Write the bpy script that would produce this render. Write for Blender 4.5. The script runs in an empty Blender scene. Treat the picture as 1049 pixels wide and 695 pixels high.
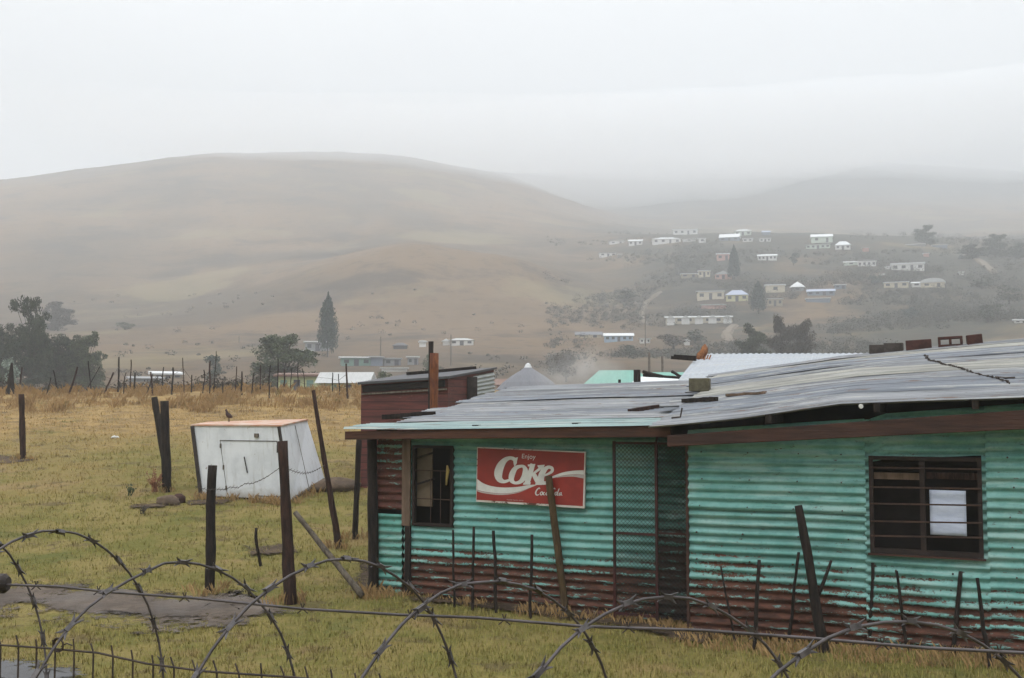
import bpy, math, random
import numpy as np
from mathutils import Vector, Matrix, noise as mnoise

random.seed(7)
rng = np.random.default_rng(7)
scene = bpy.context.scene
COL = scene.collection
rad = math.radians

# ------------------------------------------------------------------ camera model
F_PX, CX, CY = 1100.0, 524.5, 347.5
EYE = Vector((0.0, 0.0, 2.5))
PHI = math.atan(67.5 / F_PX)
cp, sp = math.cos(PHI), math.sin(PHI)


def ray(px, py):
    dx, dy = (px - CX) / F_PX, (CY - py) / F_PX
    v = Vector((dx, cp - dy * sp, sp + dy * cp))
    return v / v.y


def at(px, py, Y):
    return EYE + ray(px, py) * Y


cam_d = bpy.data.cameras.new('camera')
cam = bpy.data.objects.new('camera', cam_d)
COL.objects.link(cam)
cam.location = EYE
cam.rotation_euler = (math.pi / 2 + PHI, 0, 0)
cam_d.sensor_width = 36
cam_d.lens = 36 * F_PX / 1049
cam_d.clip_start = 0.05
cam_d.clip_end = 20000
scene.camera = cam

# ------------------------------------------------------------------ materials


class NT:
    def __init__(self, name):
        self.m = bpy.data.materials.new(name)
        self.m.use_nodes = True
        self.t = self.m.node_tree
        self.n = self.t.nodes
        self.b = self.n['Principled BSDF']
        self.out = self.n['Material Output']

    def node(self, typ, **kw):
        nd = self.n.new(typ)
        for k, v in kw.items():
            setattr(nd, k, v)
        return nd

    def link(self, a, b):
        self.t.links.new(a, b)

    def val(self, sock, v):
        if isinstance(v, bpy.types.NodeSocket):
            self.link(v, sock)
        elif v is not None:
            sock.default_value = v

    def coords(self, scale=(1, 1, 1), kind='Object'):
        tc = self.node('ShaderNodeTexCoord')
        mp = self.node('ShaderNodeMapping')
        mp.inputs['Scale'].default_value = scale
        self.link(tc.outputs[kind], mp.inputs['Vector'])
        return mp.outputs['Vector']

    def pos(self, scale=(1, 1, 1)):
        g = self.node('ShaderNodeNewGeometry')
        mp = self.node('ShaderNodeMapping')
        mp.inputs['Scale'].default_value = scale
        self.link(g.outputs['Position'], mp.inputs['Vector'])
        return mp.outputs['Vector']

    def noise(self, vec, scale=5, detail=4, rough=.6, dist=0.0):
        nd = self.node('ShaderNodeTexNoise')
        nd.inputs['Scale'].default_value = scale
        nd.inputs['Detail'].default_value = detail
        nd.inputs['Roughness'].default_value = rough
        nd.inputs['Distortion'].default_value = dist
        if vec is not None:
            self.link(vec, nd.inputs['Vector'])
        return nd.outputs['Fac']

    def math(self, op, a, b=None, clamp=False):
        nd = self.node('ShaderNodeMath', operation=op)
        nd.use_clamp = clamp
        self.val(nd.inputs[0], a)
        if b is not None:
            self.val(nd.inputs[1], b)
        return nd.outputs[0]

    def ramp(self, v, lo, hi, a=0.0, b=1.0):
        nd = self.node('ShaderNodeMapRange')
        nd.interpolation_type = 'SMOOTHSTEP'
        self.val(nd.inputs['Value'], v)
        self.val(nd.inputs['From Min'], lo)
        self.val(nd.inputs['From Max'], hi)
        nd.inputs['To Min'].default_value = a
        nd.inputs['To Max'].default_value = b
        return nd.outputs['Result']

    def mix(self, f, a, b):
        nd = self.node('ShaderNodeMix', data_type='RGBA')
        self.val(nd.inputs['Factor'], f)
        for s, v in ((nd.inputs['A'], a), (nd.inputs['B'], b)):
            if isinstance(v, tuple):
                s.default_value = (*v, 1)
            else:
                self.link(v, s)
        return nd.outputs['Result']

    def sep(self, vec):
        nd = self.node('ShaderNodeSeparateXYZ')
        self.link(vec, nd.inputs[0])
        return nd.outputs

    def bump(self, h, strength=.4, dist=.02):
        nd = self.node('ShaderNodeBump')
        nd.inputs['Strength'].default_value = strength
        nd.inputs['Distance'].default_value = dist
        self.link(h, nd.inputs['Height'])
        self.link(nd.outputs[0], self.b.inputs['Normal'])

    def done(self, color, rough=.8, metal=0.0, spec=.3):
        if isinstance(color, tuple):
            self.b.inputs['Base Color'].default_value = (*color, 1)
        else:
            self.link(color, self.b.inputs['Base Color'])
        self.val(self.b.inputs['Roughness'], rough)
        self.b.inputs['Metallic'].default_value = metal
        self.b.inputs['Specular IOR Level'].default_value = spec
        return self.m


def simple(name, c1, c2=None, scale=6, rough=.85, stretch=(1, 1, 1), spec=.25, bump=0.0, bdist=.02, detail=5, lo=.35, hi=.65):
    t = NT(name)
    c2 = c2 or tuple(x * .75 for x in c1)
    v = t.coords(stretch)
    f = t.noise(v, scale, detail, .65)
    if bump:
        t.bump(t.noise(v, scale * 3, 4, .7), bump, bdist)
    return t.done(t.mix(t.ramp(f, lo, hi), c1, c2), rough, 0, spec)


def wall_paint(name, zb, width, amount, turq_a, turq_b, seed=0.0, rust_a=(.115, .048, .032), rust_b=(.042, .020, .015), ymid=0.0, flakes=.60):
    """turquoise paint over corrugated iron, worn to rust towards the bottom edge, first in the hollows"""
    t = NT(name)
    v = t.coords()

    def stretched(loc, sc):
        mp = t.node('ShaderNodeMapping')
        mp.inputs['Location'].default_value = loc
        mp.inputs['Scale'].default_value = sc
        t.link(v, mp.inputs['Vector'])
        return mp.outputs[0]
    streak = t.noise(stretched((seed, 0, seed * .3), (1.1, 1, 10)), 1.5, 7, .7)
    patch = t.noise(stretched((seed + 3, 0, 1), (1, 1, 2.2)), 1.5, 5, .6)
    fine = t.noise(v, 30, 6, .75)
    med = t.noise(v, 4.2, 5, .65)
    xyz = t.sep(v)
    z = xyz[2]
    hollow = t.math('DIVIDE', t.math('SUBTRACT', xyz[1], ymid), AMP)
    h = t.math('DIVIDE', t.math('SUBTRACT', zb, z), width)
    h = t.math('ADD', h, t.math('MULTIPLY', t.math('SUBTRACT', streak, .5), amount * 2.2))
    h = t.math('ADD', h, t.math('MULTIPLY', t.math('SUBTRACT', patch, .5), amount * 1.2))
    h = t.math('ADD', h, t.math('MULTIPLY', t.math('SUBTRACT', fine, .5), 3.0))
    h = t.math('ADD', h, t.math('MULTIPLY', hollow, .5))
    mask = t.ramp(h, -.15, .22)
    fl = t.noise(stretched((seed * 2 + 5, 0, 3), (1.6, 1, 6)), 4.5, 9, .78)
    mask = t.math('MAXIMUM', mask, t.ramp(fl, flakes, flakes + .05))
    # paint that still clings on far below the line
    cl = t.noise(stretched((seed + 11, 0, 7), (1.3, 1, 7)), 3.6, 8, .75)
    mask = t.math('MULTIPLY', mask, t.ramp(t.math('SUBTRACT', cl, t.math('MULTIPLY', hollow, .03)), .565, .62, 1, .08))
    paint = t.mix(t.ramp(med, .35, .65), turq_a, turq_b)
    st2 = t.noise(stretched((0, 0, 0), (.5, 1, 9)), 1.3, 5, .7)
    paint = t.mix(t.ramp(st2, .48, .68, 0, .6), paint, tuple(x * .5 for x in turq_a))
    paint = t.mix(t.ramp(t.noise(stretched((9, 0, 2), (.7, 1, 5)), 1.8, 6, .7), .50, .64, 0, .65), paint, (.29, .44, .415))
    paint = t.mix(t.ramp(fine, .54, .72, 0, .55), paint, (.07, .14, .12))
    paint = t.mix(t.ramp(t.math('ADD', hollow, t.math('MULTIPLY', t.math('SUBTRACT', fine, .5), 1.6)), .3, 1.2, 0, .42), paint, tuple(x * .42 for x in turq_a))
    rust = t.mix(t.ramp(t.noise(stretched((seed, 0, 0), (1, 1, 5)), 4, 7, .75), .38, .62), rust_a, rust_b)
    rust = t.mix(t.ramp(fine, .54, .75, 0, .5), rust, (.17, .095, .065))
    t.bump(t.noise(v, 45, 4, .7), .4, .006)
    return t.done(t.mix(mask, paint, rust), t.math('ADD', t.math('MULTIPLY', mask, .35), .5), 0, .3)


def roof_metal(name, a, b, rust_amt=.60, rust=(.13, .08, .06), stretch=(.35, 5, 1), dirt=1.0):
    t = NT(name)
    v = t.coords()
    vs = t.coords(stretch)
    s1 = t.noise(vs, 1.3, 7, .7)
    col = t.mix(t.ramp(s1, .38, .62), a, b)
    col = t.mix(t.ramp(t.noise(t.coords((.22, 9, 1)), 1.1, 6, .75), .48, .62, 0, .85 * dirt), col, tuple(x * .38 for x in a))
    col = t.mix(t.ramp(t.noise(t.coords((.26, 4.5, 3)), 1.7, 6, .7), .54, .64, 0, .65), col, (.37, .375, .355))
    col = t.mix(t.ramp(t.noise(t.coords((.5, 3, 7)), 1.4, 6, .7), .57, .68, 0, .6), col, (.40, .38, .33))
    col = t.mix(t.ramp(t.noise(t.coords((.8, 7, 2)), 2.4, 8, .78), rust_amt, rust_amt + .05, 0, .85), col, rust)
    col = t.mix(t.ramp(t.noise(v, 26, 5, .75), .56, .72, 0, .45), col, tuple(x * .45 for x in a))
    t.bump(t.noise(v, 30, 4, .7), .2, .01)
    return t.done(col, .68, .0, .25)


def sheet_plain(name, a, b, rust=None, amt=.6, stretch=(1, 1, 6), rough=.6):
    t = NT(name)
    vs = t.coords(stretch)
    col = t.mix(t.ramp(t.noise(vs, 2.2, 6, .65), .3, .7), a, b)
    if rust:
        col = t.mix(t.ramp(t.noise(vs, 4.4, 7, .72), amt, amt + .05), col, rust)
    return t.done(col, rough, 0, .35)


def leaf_mat(name, a, b):
    t = NT(name)
    g = t.node('ShaderNodeNewGeometry')
    c = t.mix(g.outputs['Random Per Island'], a, b)
    c = t.mix(t.ramp(t.noise(t.coords(), .9, 4, .65), .4, .62, 0, .7), c, tuple(x * 1.9 for x in b))
    m = t.done(c, .75, 0, .2)
    return m


PITCH, AMP = .098, .0165
M = {}
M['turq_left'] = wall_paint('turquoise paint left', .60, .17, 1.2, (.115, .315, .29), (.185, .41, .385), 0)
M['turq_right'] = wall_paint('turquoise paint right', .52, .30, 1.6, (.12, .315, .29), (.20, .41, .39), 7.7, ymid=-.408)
M['turq_patch'] = wall_paint('turquoise patch', .10, .3, 1.6, (.085, .27, .23), (.13, .34, .30), 3.1, flakes=.57)
M['rust_patch'] = wall_paint('rust patch', 1.9, .5, 1.6, (.10, .28, .24), (.25, .36, .31), 1.9, (.13, .05, .038), (.065, .03, .024))
M['shaded_sheet'] = wall_paint('wall sheet darkened as shade', .95, .35, 1.2, (.032, .120, .102), (.048, .155, .132), 2.4, (.040, .02, .015), (.020, .011, .009), ymid=.035)  # wall turquoise and rust darkened to paint in the recess shade
M['roof_grey'] = roof_metal('weathered roof iron', (.245, .255, .272), (.155, .163, .178), .58)
M['roof_cream'] = roof_metal('creamy roof iron', (.33, .325, .29), (.22, .22, .21), .62, dirt=.8)
M['roof_blue'] = roof_metal('blue grey roof iron', (.195, .212, .242), (.14, .155, .18), .58)
M['roof_pale'] = roof_metal('pale turquoise roof iron', (.26, .355, .35), (.19, .255, .26), .58)
M['roof_white'] = roof_metal('bright roof iron', (.37, .395, .43), (.31, .335, .37), .80, dirt=.2)
M['fascia'] = simple('red brown board', (.085, .036, .022), (.038, .018, .013), 3, .7, (.6, 6, 6), .25, .3)
M['beam'] = simple('brown beam', (.062, .028, .020), (.030, .015, .012), 3, .65, (.5, 6, 6), .3, .3)
M['wood_dark'] = simple('dark weathered wood', (.030, .022, .019), (.012, .010, .009), 5, .9, (4, 4, .8), .2, .6)
M['wood_brown'] = simple('brown weathered wood', (.052, .028, .022), (.022, .014, .012), 5, .9, (4, 4, .8), .2, .6)
M['wood_grey'] = simple('grey weathered wood', (.16, .135, .11), (.075, .062, .05), 5, .9, (4, 4, .8), .2, .6)
M['wood_olive'] = simple('olive brown pole', (.10, .068, .035), (.055, .036, .02), 5, .85, (4, 4, .8), .2, .5)
M['wood_orange'] = simple('orange rusty pole', (.20, .075, .03), (.09, .032, .02), 4, .8, (4, 4, .8), .2, .4)
M['board_cream'] = simple('cream board', (.17, .13, .09), (.11, .085, .06), 3, .8)
M['board_tan'] = simple('tan board', (.17, .115, .085), (.10, .07, .05), 4, .8, (3, 3, .6))
M['dark'] = simple('dark interior', (.016, .012, .011), (.010, .008, .007), 3, .9)
M['dark_board'] = simple('dark brown inside board', (.035, .022, .017), (.018, .012, .010), 2, .8)
M['frame_paint'] = simple('dark window frame', (.030, .019, .017), (.017, .012, .011), 8, .7)
M['bar'] = simple('rusty bar', (.065, .036, .027), (.036, .022, .018), 9, .75)
M['mesh_wire'] = simple('dull mesh wire', (.020, .026, .024), (.03, .022, .02), 9, .6)
M['gate_red'] = simple('red rusty gate', (.055, .016, .015), (.028, .013, .012), 7, .7)
M['paper'] = simple('white paper', (.62, .68, .84), (.50, .56, .72), 5, .8, (1, 1, 3))
M['yellow'] = simple('yellow cloth', (.36, .26, .08), (.28, .21, .09), 8, .9)
M['wire'] = simple('galvanised wire', (.070, .058, .062), (.030, .024, .025), 12, .5, (1, 1, 1), .5)
M['wire_dark'] = simple('dark wire', (.035, .028, .026), (.055, .04, .032), 12, .6)
M['barb'] = simple('razor blade', (.085, .075, .08), (.024, .02, .02), 25, .42, (1, 1, 1), .5)
M['sign_red'] = simple('sign red', (.29, .032, .024), (.22, .026, .022), 3, .5, (1, 1, 1), .4)
M['sign_white'] = simple('sign white', (.66, .66, .64), (.55, .55, .53), 5, .5, (1, 1, 1), .4)
M['sign_grey'] = simple('sign grey', (.46, .42, .40), (.38, .34, .33), 5, .5)
M['sign_edge'] = sheet_plain('chipped sign edge', (.62, .60, .57), (.45, .42, .39), (.09, .045, .03), .56, (1, 1, 1))
t = NT('dirty white panel')
v = t.coords()
z = t.sep(v)[2]
c = t.mix(t.ramp(t.noise(v, 1.4, 5, .65), .38, .62), (.70, .73, .77), (.58, .61, .65))
c = t.mix(t.ramp(t.noise(t.coords((5, 5, .5)), 1.6, 7, .72), .54, .66, 0, .5), c, (.40, .40, .38))
c = t.mix(t.ramp(t.math('ADD', z, t.math('MULTIPLY', t.noise(v, 3.5, 6, .7), .5)), .22, .55, .75, 0), c, (.27, .235, .18))
c = t.mix(t.ramp(t.noise(v, 6, 8, .76), .63, .67), c, (.22, .16, .12))
M['kiosk_white'] = t.done(c, .6, 0, .3)
M['kiosk_dark'] = simple('dark trim', (.05, .04, .038), (.025, .021, .02), 6, .7)
M['kiosk_top'] = simple('orange weathered top', (.44, .23, .15), (.50, .40, .34), 2.4, .8)
M['brick'] = simple('old brick', (.075, .035, .030), (.045, .024, .022), 9, .9, (1, 1, 1), .2, .5)
M['brick_grey'] = simple('grey brick', (.075, .065, .06), (.045, .038, .036), 9, .9, (1, 1, 1), .2, .5)
M['block'] = simple('olive concrete block', (.115, .105, .07), (.08, .072, .05), 9, .9, (1, 1, 1), .2, .5)
M['shed_red'] = sheet_plain('dark red sheet', (.075, .023, .021), (.052, .018, .017), (.12, .07, .055), .70, (.6, .6, 8), .6)
t = NT('dark red planks')
v = t.coords()
zz = t.math('FRACT', t.math('MULTIPLY', t.sep(v)[2], 6.2))
c = t.mix(t.ramp(t.noise(t.coords((.5, .5, 5)), 2.5, 6, .7), .38, .62), (.125, .036, .030), (.075, .026, .023))
c = t.mix(t.ramp(zz, .80, .97, 0, .8), c, (.022, .012, .011))
c = t.mix(t.ramp(t.noise(t.coords((.6, .6, 4)), 4, 8, .78), .62, .66), c, (.24, .17, .14))
M['shed_red'] = t.done(c, .7, 0, .3)
M['shed_grey'] = sheet_plain('grey sheet', (.34, .36, .36), (.26, .28, .28), None)
M['rock'] = simple('brown rock', (.14, .10, .07), (.075, .055, .042), 4, .95, (1, 1, 1), .2, .7)
M['stump'] = simple('red brown log', (.07, .035, .028), (.04, .022, .02), 4, .9, (1, 1, 1), .2, .6)
M['bird'] = simple('dark bird', (.03, .018, .018), (.06, .025, .02), 8, .7)
M['plant_red'] = simple('reddish dry stem', (.22, .10, .055), (.14, .06, .04), 6, .9)
M['scrap'] = simple('orange rusty scrap', (.30, .13, .055), (.12, .05, .03), 9, .85)
M['trunk'] = simple('bark', (.07, .06, .052), (.04, .034, .03), 4, .95, (3, 3, .6))
M['leaf_dark'] = leaf_mat('dark leaves', (.016, .024, .015), (.032, .042, .024))
M['leaf_mid'] = leaf_mat('mid leaves', (.028, .040, .020), (.055, .070, .036))
M['leaf_blue'] = leaf_mat('blue green leaves', (.018, .034, .030), (.032, .052, .044))
M['leaf_silver'] = leaf_mat('silver leaves', (.12, .16, .14), (.20, .24, .20))
M['leaf_dry'] = leaf_mat('dry scrub', (.060, .046, .034), (.035, .032, .026))
M['leaf_conifer'] = leaf_mat('conifer', (.010, .024, .021), (.020, .038, .031))
M['glass'] = simple('dark window pane', (.035, .04, .05), (.055, .06, .07), 2, .25, (1, 1, 1), .5)
for nm, c in dict(white=(.74, .74, .73), cream=(.62, .56, .44), pink=(.55, .33, .29), yellow=(.56, .54, .32),
                  tan=(.36, .31, .23), blue=(.36, .48, .62), grey=(.30, .31, .33), greyblue=(.22, .26, .33),
                  green=(.20, .33, .29), mint=(.58, .66, .58), dark=(.10, .10, .12), yellowgreen=(.56, .60, .34), redwall=(.26, .09, .085)).items():
    c = tuple(x * .80 for x in c)
    M['w_' + nm] = simple('house wall ' + nm, c, tuple(x * .86 for x in c), 1.2, .85)
for nm, c in dict(white=(.76, .78, .80), grey=(.36, .37, .39), blue=(.42, .47, .60), green=(.22, .47, .40), dark=(.085, .085, .095),
                  slate=(.17, .175, .20), pale=(.52, .53, .53), rust=(.22, .13, .10)).items():
    c = tuple(x * .84 for x in c)
    M['r_' + nm] = sheet_plain('house roof ' + nm, c, tuple(x * .84 for x in c), None, .6, (3, .6, 1))


def ground_material():
    t = NT('ground')
    p = t.pos()
    xyz = t.sep(p)
    y = xyz[1]
    far = t.ramp(y, 14, 46)
    n_big = t.noise(p, .16, 5, .6)
    n_med = t.noise(p, 1.1, 6, .65)
    n_fine = t.noise(p, 16, 5, .7)
    n_pat = t.noise(p, .55, 7, .68, .6)
    green = t.mix(t.ramp(n_med, .38, .62), (.135, .128, .034), (.215, .172, .062))
    gold = t.mix(t.ramp(n_med, .38, .62), (.33, .225, .095), (.215, .145, .068))
    tan = t.math('ADD', far, t.math('MULTIPLY', t.math('SUBTRACT', n_big, .5), 1.5), True)
    tan = t.ramp(tan, .1, .85)
    near = t.mix(tan, green, gold)
    near = t.mix(t.ramp(n_pat, .55, .65, 0, .7), near, (.25, .175, .082))
    near = t.mix(t.ramp(t.noise(p, 1.5, 7, .7, .5), .55, .63, 0, .7), near, (.105, .078, .042))
    near = t.mix(t.ramp(t.noise(p, .8, 7, .7, .5), .58, .66, 0, .6), near, (.095, .105, .030))
    near = t.mix(t.ramp(n_fine, .52, .7, 0, .5), near, (.085, .066, .034))
    # valley floor and hills: winter grass, scrub, red-brown earth
    ph = t.pos((1, 1, 1.6))
    h1 = t.noise(ph, .0075, 6, .62, .4)
    h2 = t.noise(ph, .024, 7, .7, .3)
    h3 = t.noise(ph, .16, 5, .7)
    hill = t.mix(t.ramp(h1, .38, .62), (.150, .100, .058), (.085, .064, .044))
    hill = t.mix(t.ramp(h2, .50, .64, 0, .8), hill, (.050, .040, .031))
    hill = t.mix(t.ramp(h3, .52, .66, 0, .55), hill, (.050, .040, .030))
    hill = t.mix(t.ramp(t.noise(ph, .013, 5, .6), .55, .63, 0, .55), hill, (.185, .150, .080))
    # wooded, darker ground on the village slope
    sl = t.math('MULTIPLY', t.ramp(xyz[0], 10, 60), t.math('MULTIPLY', t.ramp(y, 150, 220), t.math('SUBTRACT', 1.0, t.ramp(y, 620, 900))))
    sc = t.math('MULTIPLY', t.ramp(t.noise(ph, .017, 7, .66, .6), .38, .54, 0, .9), sl)
    hill = t.mix(sc, hill, t.mix(t.ramp(h3, .4, .6), (.028, .031, .027), (.048, .046, .036)))
    ridge = t.ramp(y, 800, 1200)
    hill = t.mix(t.math('MULTIPLY', ridge, .9), hill, (.022, .030, .032))
    col = t.mix(t.ramp(y, 50, 75), near, hill)
    bn = t.math('ADD', t.math('MULTIPLY', t.noise(p, 3.5, 6, .7), 1.0), t.math('MULTIPLY', n_fine, .35))
    t.bump(bn, .9, .10)
    return t.done(col, .95, 0, .1)


M['ground'] = ground_material()
t = NT('mud')
p = t.pos()
c = t.mix(t.ramp(t.noise(p, 1.2, 6, .65), .35, .65), (.115, .088, .068), (.062, .048, .039))
c = t.mix(t.ramp(t.noise(p, 7, 5, .7), .5, .62, 0, .7), c, (.060, .046, .036))
t.bump(t.noise(p, 6, 6, .7), .6, .05)
M['mud'] = t.done(c, t.ramp(t.noise(p, .9, 3), .4, .6, .55, .9), 0, .25)
t = NT('soil')
p = t.pos()
c = t.mix(t.ramp(t.noise(p, 2.2, 6, .7), .38, .62), (.090, .062, .042), (.045, .032, .024))
c = t.mix(t.ramp(t.noise(p, 9, 5, .7), .5, .65, 0, .6), c, (.15, .115, .06))
t.bump(t.noise(p, 9, 6, .7), .8, .05)
M['soil'] = t.done(c, .95, 0, .15)
t = NT('tarmac')
p = t.pos()
c = t.mix(t.ramp(t.noise(p, 2, 5, .65), .35, .65), (.085, .085, .09), (.06, .06, .062))
t.bump(t.noise(p, 40, 4, .7), .5, .02)
M['tarmac'] = t.done(c, .6, 0, .4)


def ragged(name, scale=1.3):
    """the border of a worn patch of ground breaks up into the grass"""
    m_ = M[name]
    nt_ = m_.node_tree
    b_, out_ = nt_.nodes['Principled BSDF'], nt_.nodes['Material Output']
    T_ = NT.__new__(NT)
    T_.m, T_.t, T_.n, T_.b, T_.out = m_, nt_, nt_.nodes, b_, out_
    at_ = T_.node('ShaderNodeAttribute')
    at_.attribute_name = 'edge'
    e = T_.math('ADD', at_.outputs['Fac'], T_.math('MULTIPLY', T_.math('SUBTRACT', T_.noise(T_.pos(), scale, 7, .72), .5), 2.8))
    e = T_.math('ADD', e, T_.math('MULTIPLY', T_.math('SUBTRACT', T_.noise(T_.pos(), 16, 5, .7), .5), 1.8))
    a_ = T_.ramp(e, .26, .52)
    tr = T_.node('ShaderNodeBsdfTransparent')
    mx_ = T_.node('ShaderNodeMixShader')
    T_.link(a_, mx_.inputs[0])
    T_.link(tr.outputs[0], mx_.inputs[1])
    T_.link(b_.outputs[0], mx_.inputs[2])
    T_.link(mx_.outputs[0], out_.inputs['Surface'])


for nm in ('mud', 'soil', 'tarmac'):
    ragged(nm)


def blade_mat(name, a, b, c):
    t = NT(name)
    g = t.node('ShaderNodeNewGeometry')
    col = t.mix(g.outputs['Random Per Island'], a, b)
    p = t.pos()
    y = t.sep(p)[1]
    col = t.mix(t.ramp(t.math('ADD', t.ramp(y, 13, 44), t.math('MULTIPLY', t.math('SUBTRACT', t.noise(p, .16, 5, .6), .5), 1.5)), .1, .85), col, c)
    col = t.mix(t.ramp(t.noise(p, .55, 7, .68, .6), .55, .65, 0, .65), col, (.29, .205, .10))
    col = t.mix(t.ramp(t.noise(p, 1.5, 7, .7, .5), .55, .63, 0, .6), col, (.14, .10, .055))
    col = t.mix(t.ramp(t.noise(p, .8, 7, .7, .5), .58, .66, 0, .6), col, (.12, .135, .04))
    return t.done(col, .85, 0, .15)


M['blade'] = blade_mat('short grass blades', (.185, .180, .046), (.275, .220, .080), (.37, .255, .105))
M['blade_dry'] = blade_mat('dry grass blades', (.26, .165, .075), (.36, .24, .11), (.30, .19, .085))

# ------------------------------------------------------------------ mesh helpers


class MB:
    def __init__(self):
        self.v, self.f, self.mi = [], [], []

    def add(self, verts, faces, mi=0):
        o = len(self.v)
        self.v += [tuple(x) for x in verts]
        self.f += [tuple(o + i for i in f) for f in faces]
        self.mi += [mi] * len(faces)
        return self

    def box(self, c, s, rot=None, mi=0):
        hx, hy, hz = s[0] / 2, s[1] / 2, s[2] / 2
        vs = [Vector((x, y, z)) for x in (-hx, hx) for y in (-hy, hy) for z in (-hz, hz)]
        if rot is not None:
            vs = [rot @ q for q in vs]
        vs = [q + Vector(c) for q in vs]
        return self.add(vs, [(0, 1, 3, 2), (4, 6, 7, 5), (0, 4, 5, 1), (2, 3, 7, 6), (0, 2, 6, 4), (1, 5, 7, 3)], mi)

    def hexa(self, bottom, top, mi=0):
        vs = list(bottom) + list(top)
        n = len(bottom)
        fs = [tuple(range(n))[::-1], tuple(range(n, 2 * n))]
        fs += [(i, (i + 1) % n, n + (i + 1) % n, n + i) for i in range(n)]
        return self.add(vs, fs, mi)

    def bar(self, a, b, w, h, mi=0):
        """square bar from a to b"""
        a, b = Vector(a), Vector(b)
        d = (b - a)
        L = d.length
        d.normalize()
        up = Vector((0, 0, 1)) if abs(d.z) < .95 else Vector((0, 1, 0))
        x = d.cross(up).normalized()
        y = x.cross(d).normalized()
        R = Matrix((x, d, y)).transposed()
        return self.box((a + b) / 2, (w, L, h), R, mi)

    def tube(self, pts, rs, n=8, cap=True, jit=0.0, mi=0):
        pts = [Vector(q) for q in pts]
        if not hasattr(rs, '__len__'):
            rs = [rs] * len(pts)
        rings = []
        ref = None
        for i, q in enumerate(pts):
            d = (pts[min(i + 1, len(pts) - 1)] - pts[max(i - 1, 0)])
            if d.length < 1e-9:
                d = Vector((0, 0, 1))
            d.normalize()
            if ref is None:
                ref = d.orthogonal().normalized()
            ref = (ref - d * ref.dot(d))
            ref = ref.normalized() if ref.length > 1e-6 else d.orthogonal().normalized()
            o = d.cross(ref)
            rings.append([q + (ref * math.cos(2 * math.pi * k / n) + o * math.sin(2 * math.pi * k / n)) * rs[i] * (1 + (random.uniform(-jit, jit) if jit else 0)) for k in range(n)])
        vs = [x for r in rings for x in r]
        fs = [(i * n + k, i * n + (k + 1) % n, (i + 1) * n + (k + 1) % n, (i + 1) * n + k) for i in range(len(pts) - 1) for k in range(n)]
        if cap:
            fs += [tuple(range(n))[::-1], tuple((len(pts) - 1) * n + k for k in range(n))]
        return self.add(vs, fs, mi)

    def build(self, name, mat, parent=None, smooth=False, loc=None):
        me = bpy.data.meshes.new(name)
        me.from_pydata(self.v, [], self.f)
        mats = mat if isinstance(mat, (list, tuple)) else [mat]
        for m_ in mats:
            me.materials.append(m_)
        if any(self.mi):
            me.polygons.foreach_set('material_index', self.mi)
        if smooth:
            me.polygons.foreach_set('use_smooth', [True] * len(self.f))
        me.update()
        o = bpy.data.objects.new(name, me)
        COL.objects.link(o)
        if parent is not None:
            o.parent = parent
        if loc is not None:
            o.location = loc
        return o


def tag(o, label=None, cat=None, group=None, kind=None):
    if label:
        o['label'] = label
    if cat:
        o['category'] = cat
    if group:
        o['group'] = group
    if kind:
        o['kind'] = kind
    return o


def empty(name, loc, rz=0.0):
    o = bpy.data.objects.new(name, None)
    o.empty_display_size = .2
    COL.objects.link(o)
    o.location = loc
    o.rotation_euler = (0, 0, rz)
    return o


def copy_tree(o, parent=None):
    c = o.copy()
    COL.objects.link(c)
    c.parent = parent
    for ch in list(o.children):
        copy_tree(ch, c)
    return c


def bevel(o, w=.006, seg=2):
    md = o.modifiers.new('bevel', 'BEVEL')
    md.width = w
    md.segments = seg
    md.limit_method = 'ANGLE'
    return o


# ------------------------------------------------------------------ terrain
COLS = np.array([-900, -150, 0, 120, 210, 330, 420, 520, 600, 650, 720, 800, 900, 1000, 1060, 1250, 1900], float)
ROWS = np.array([58, 75, 110, 160, 230, 300, 350, 400, 480, 540, 650, 850, 1000, 1500, 1900, 2600], float)
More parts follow.
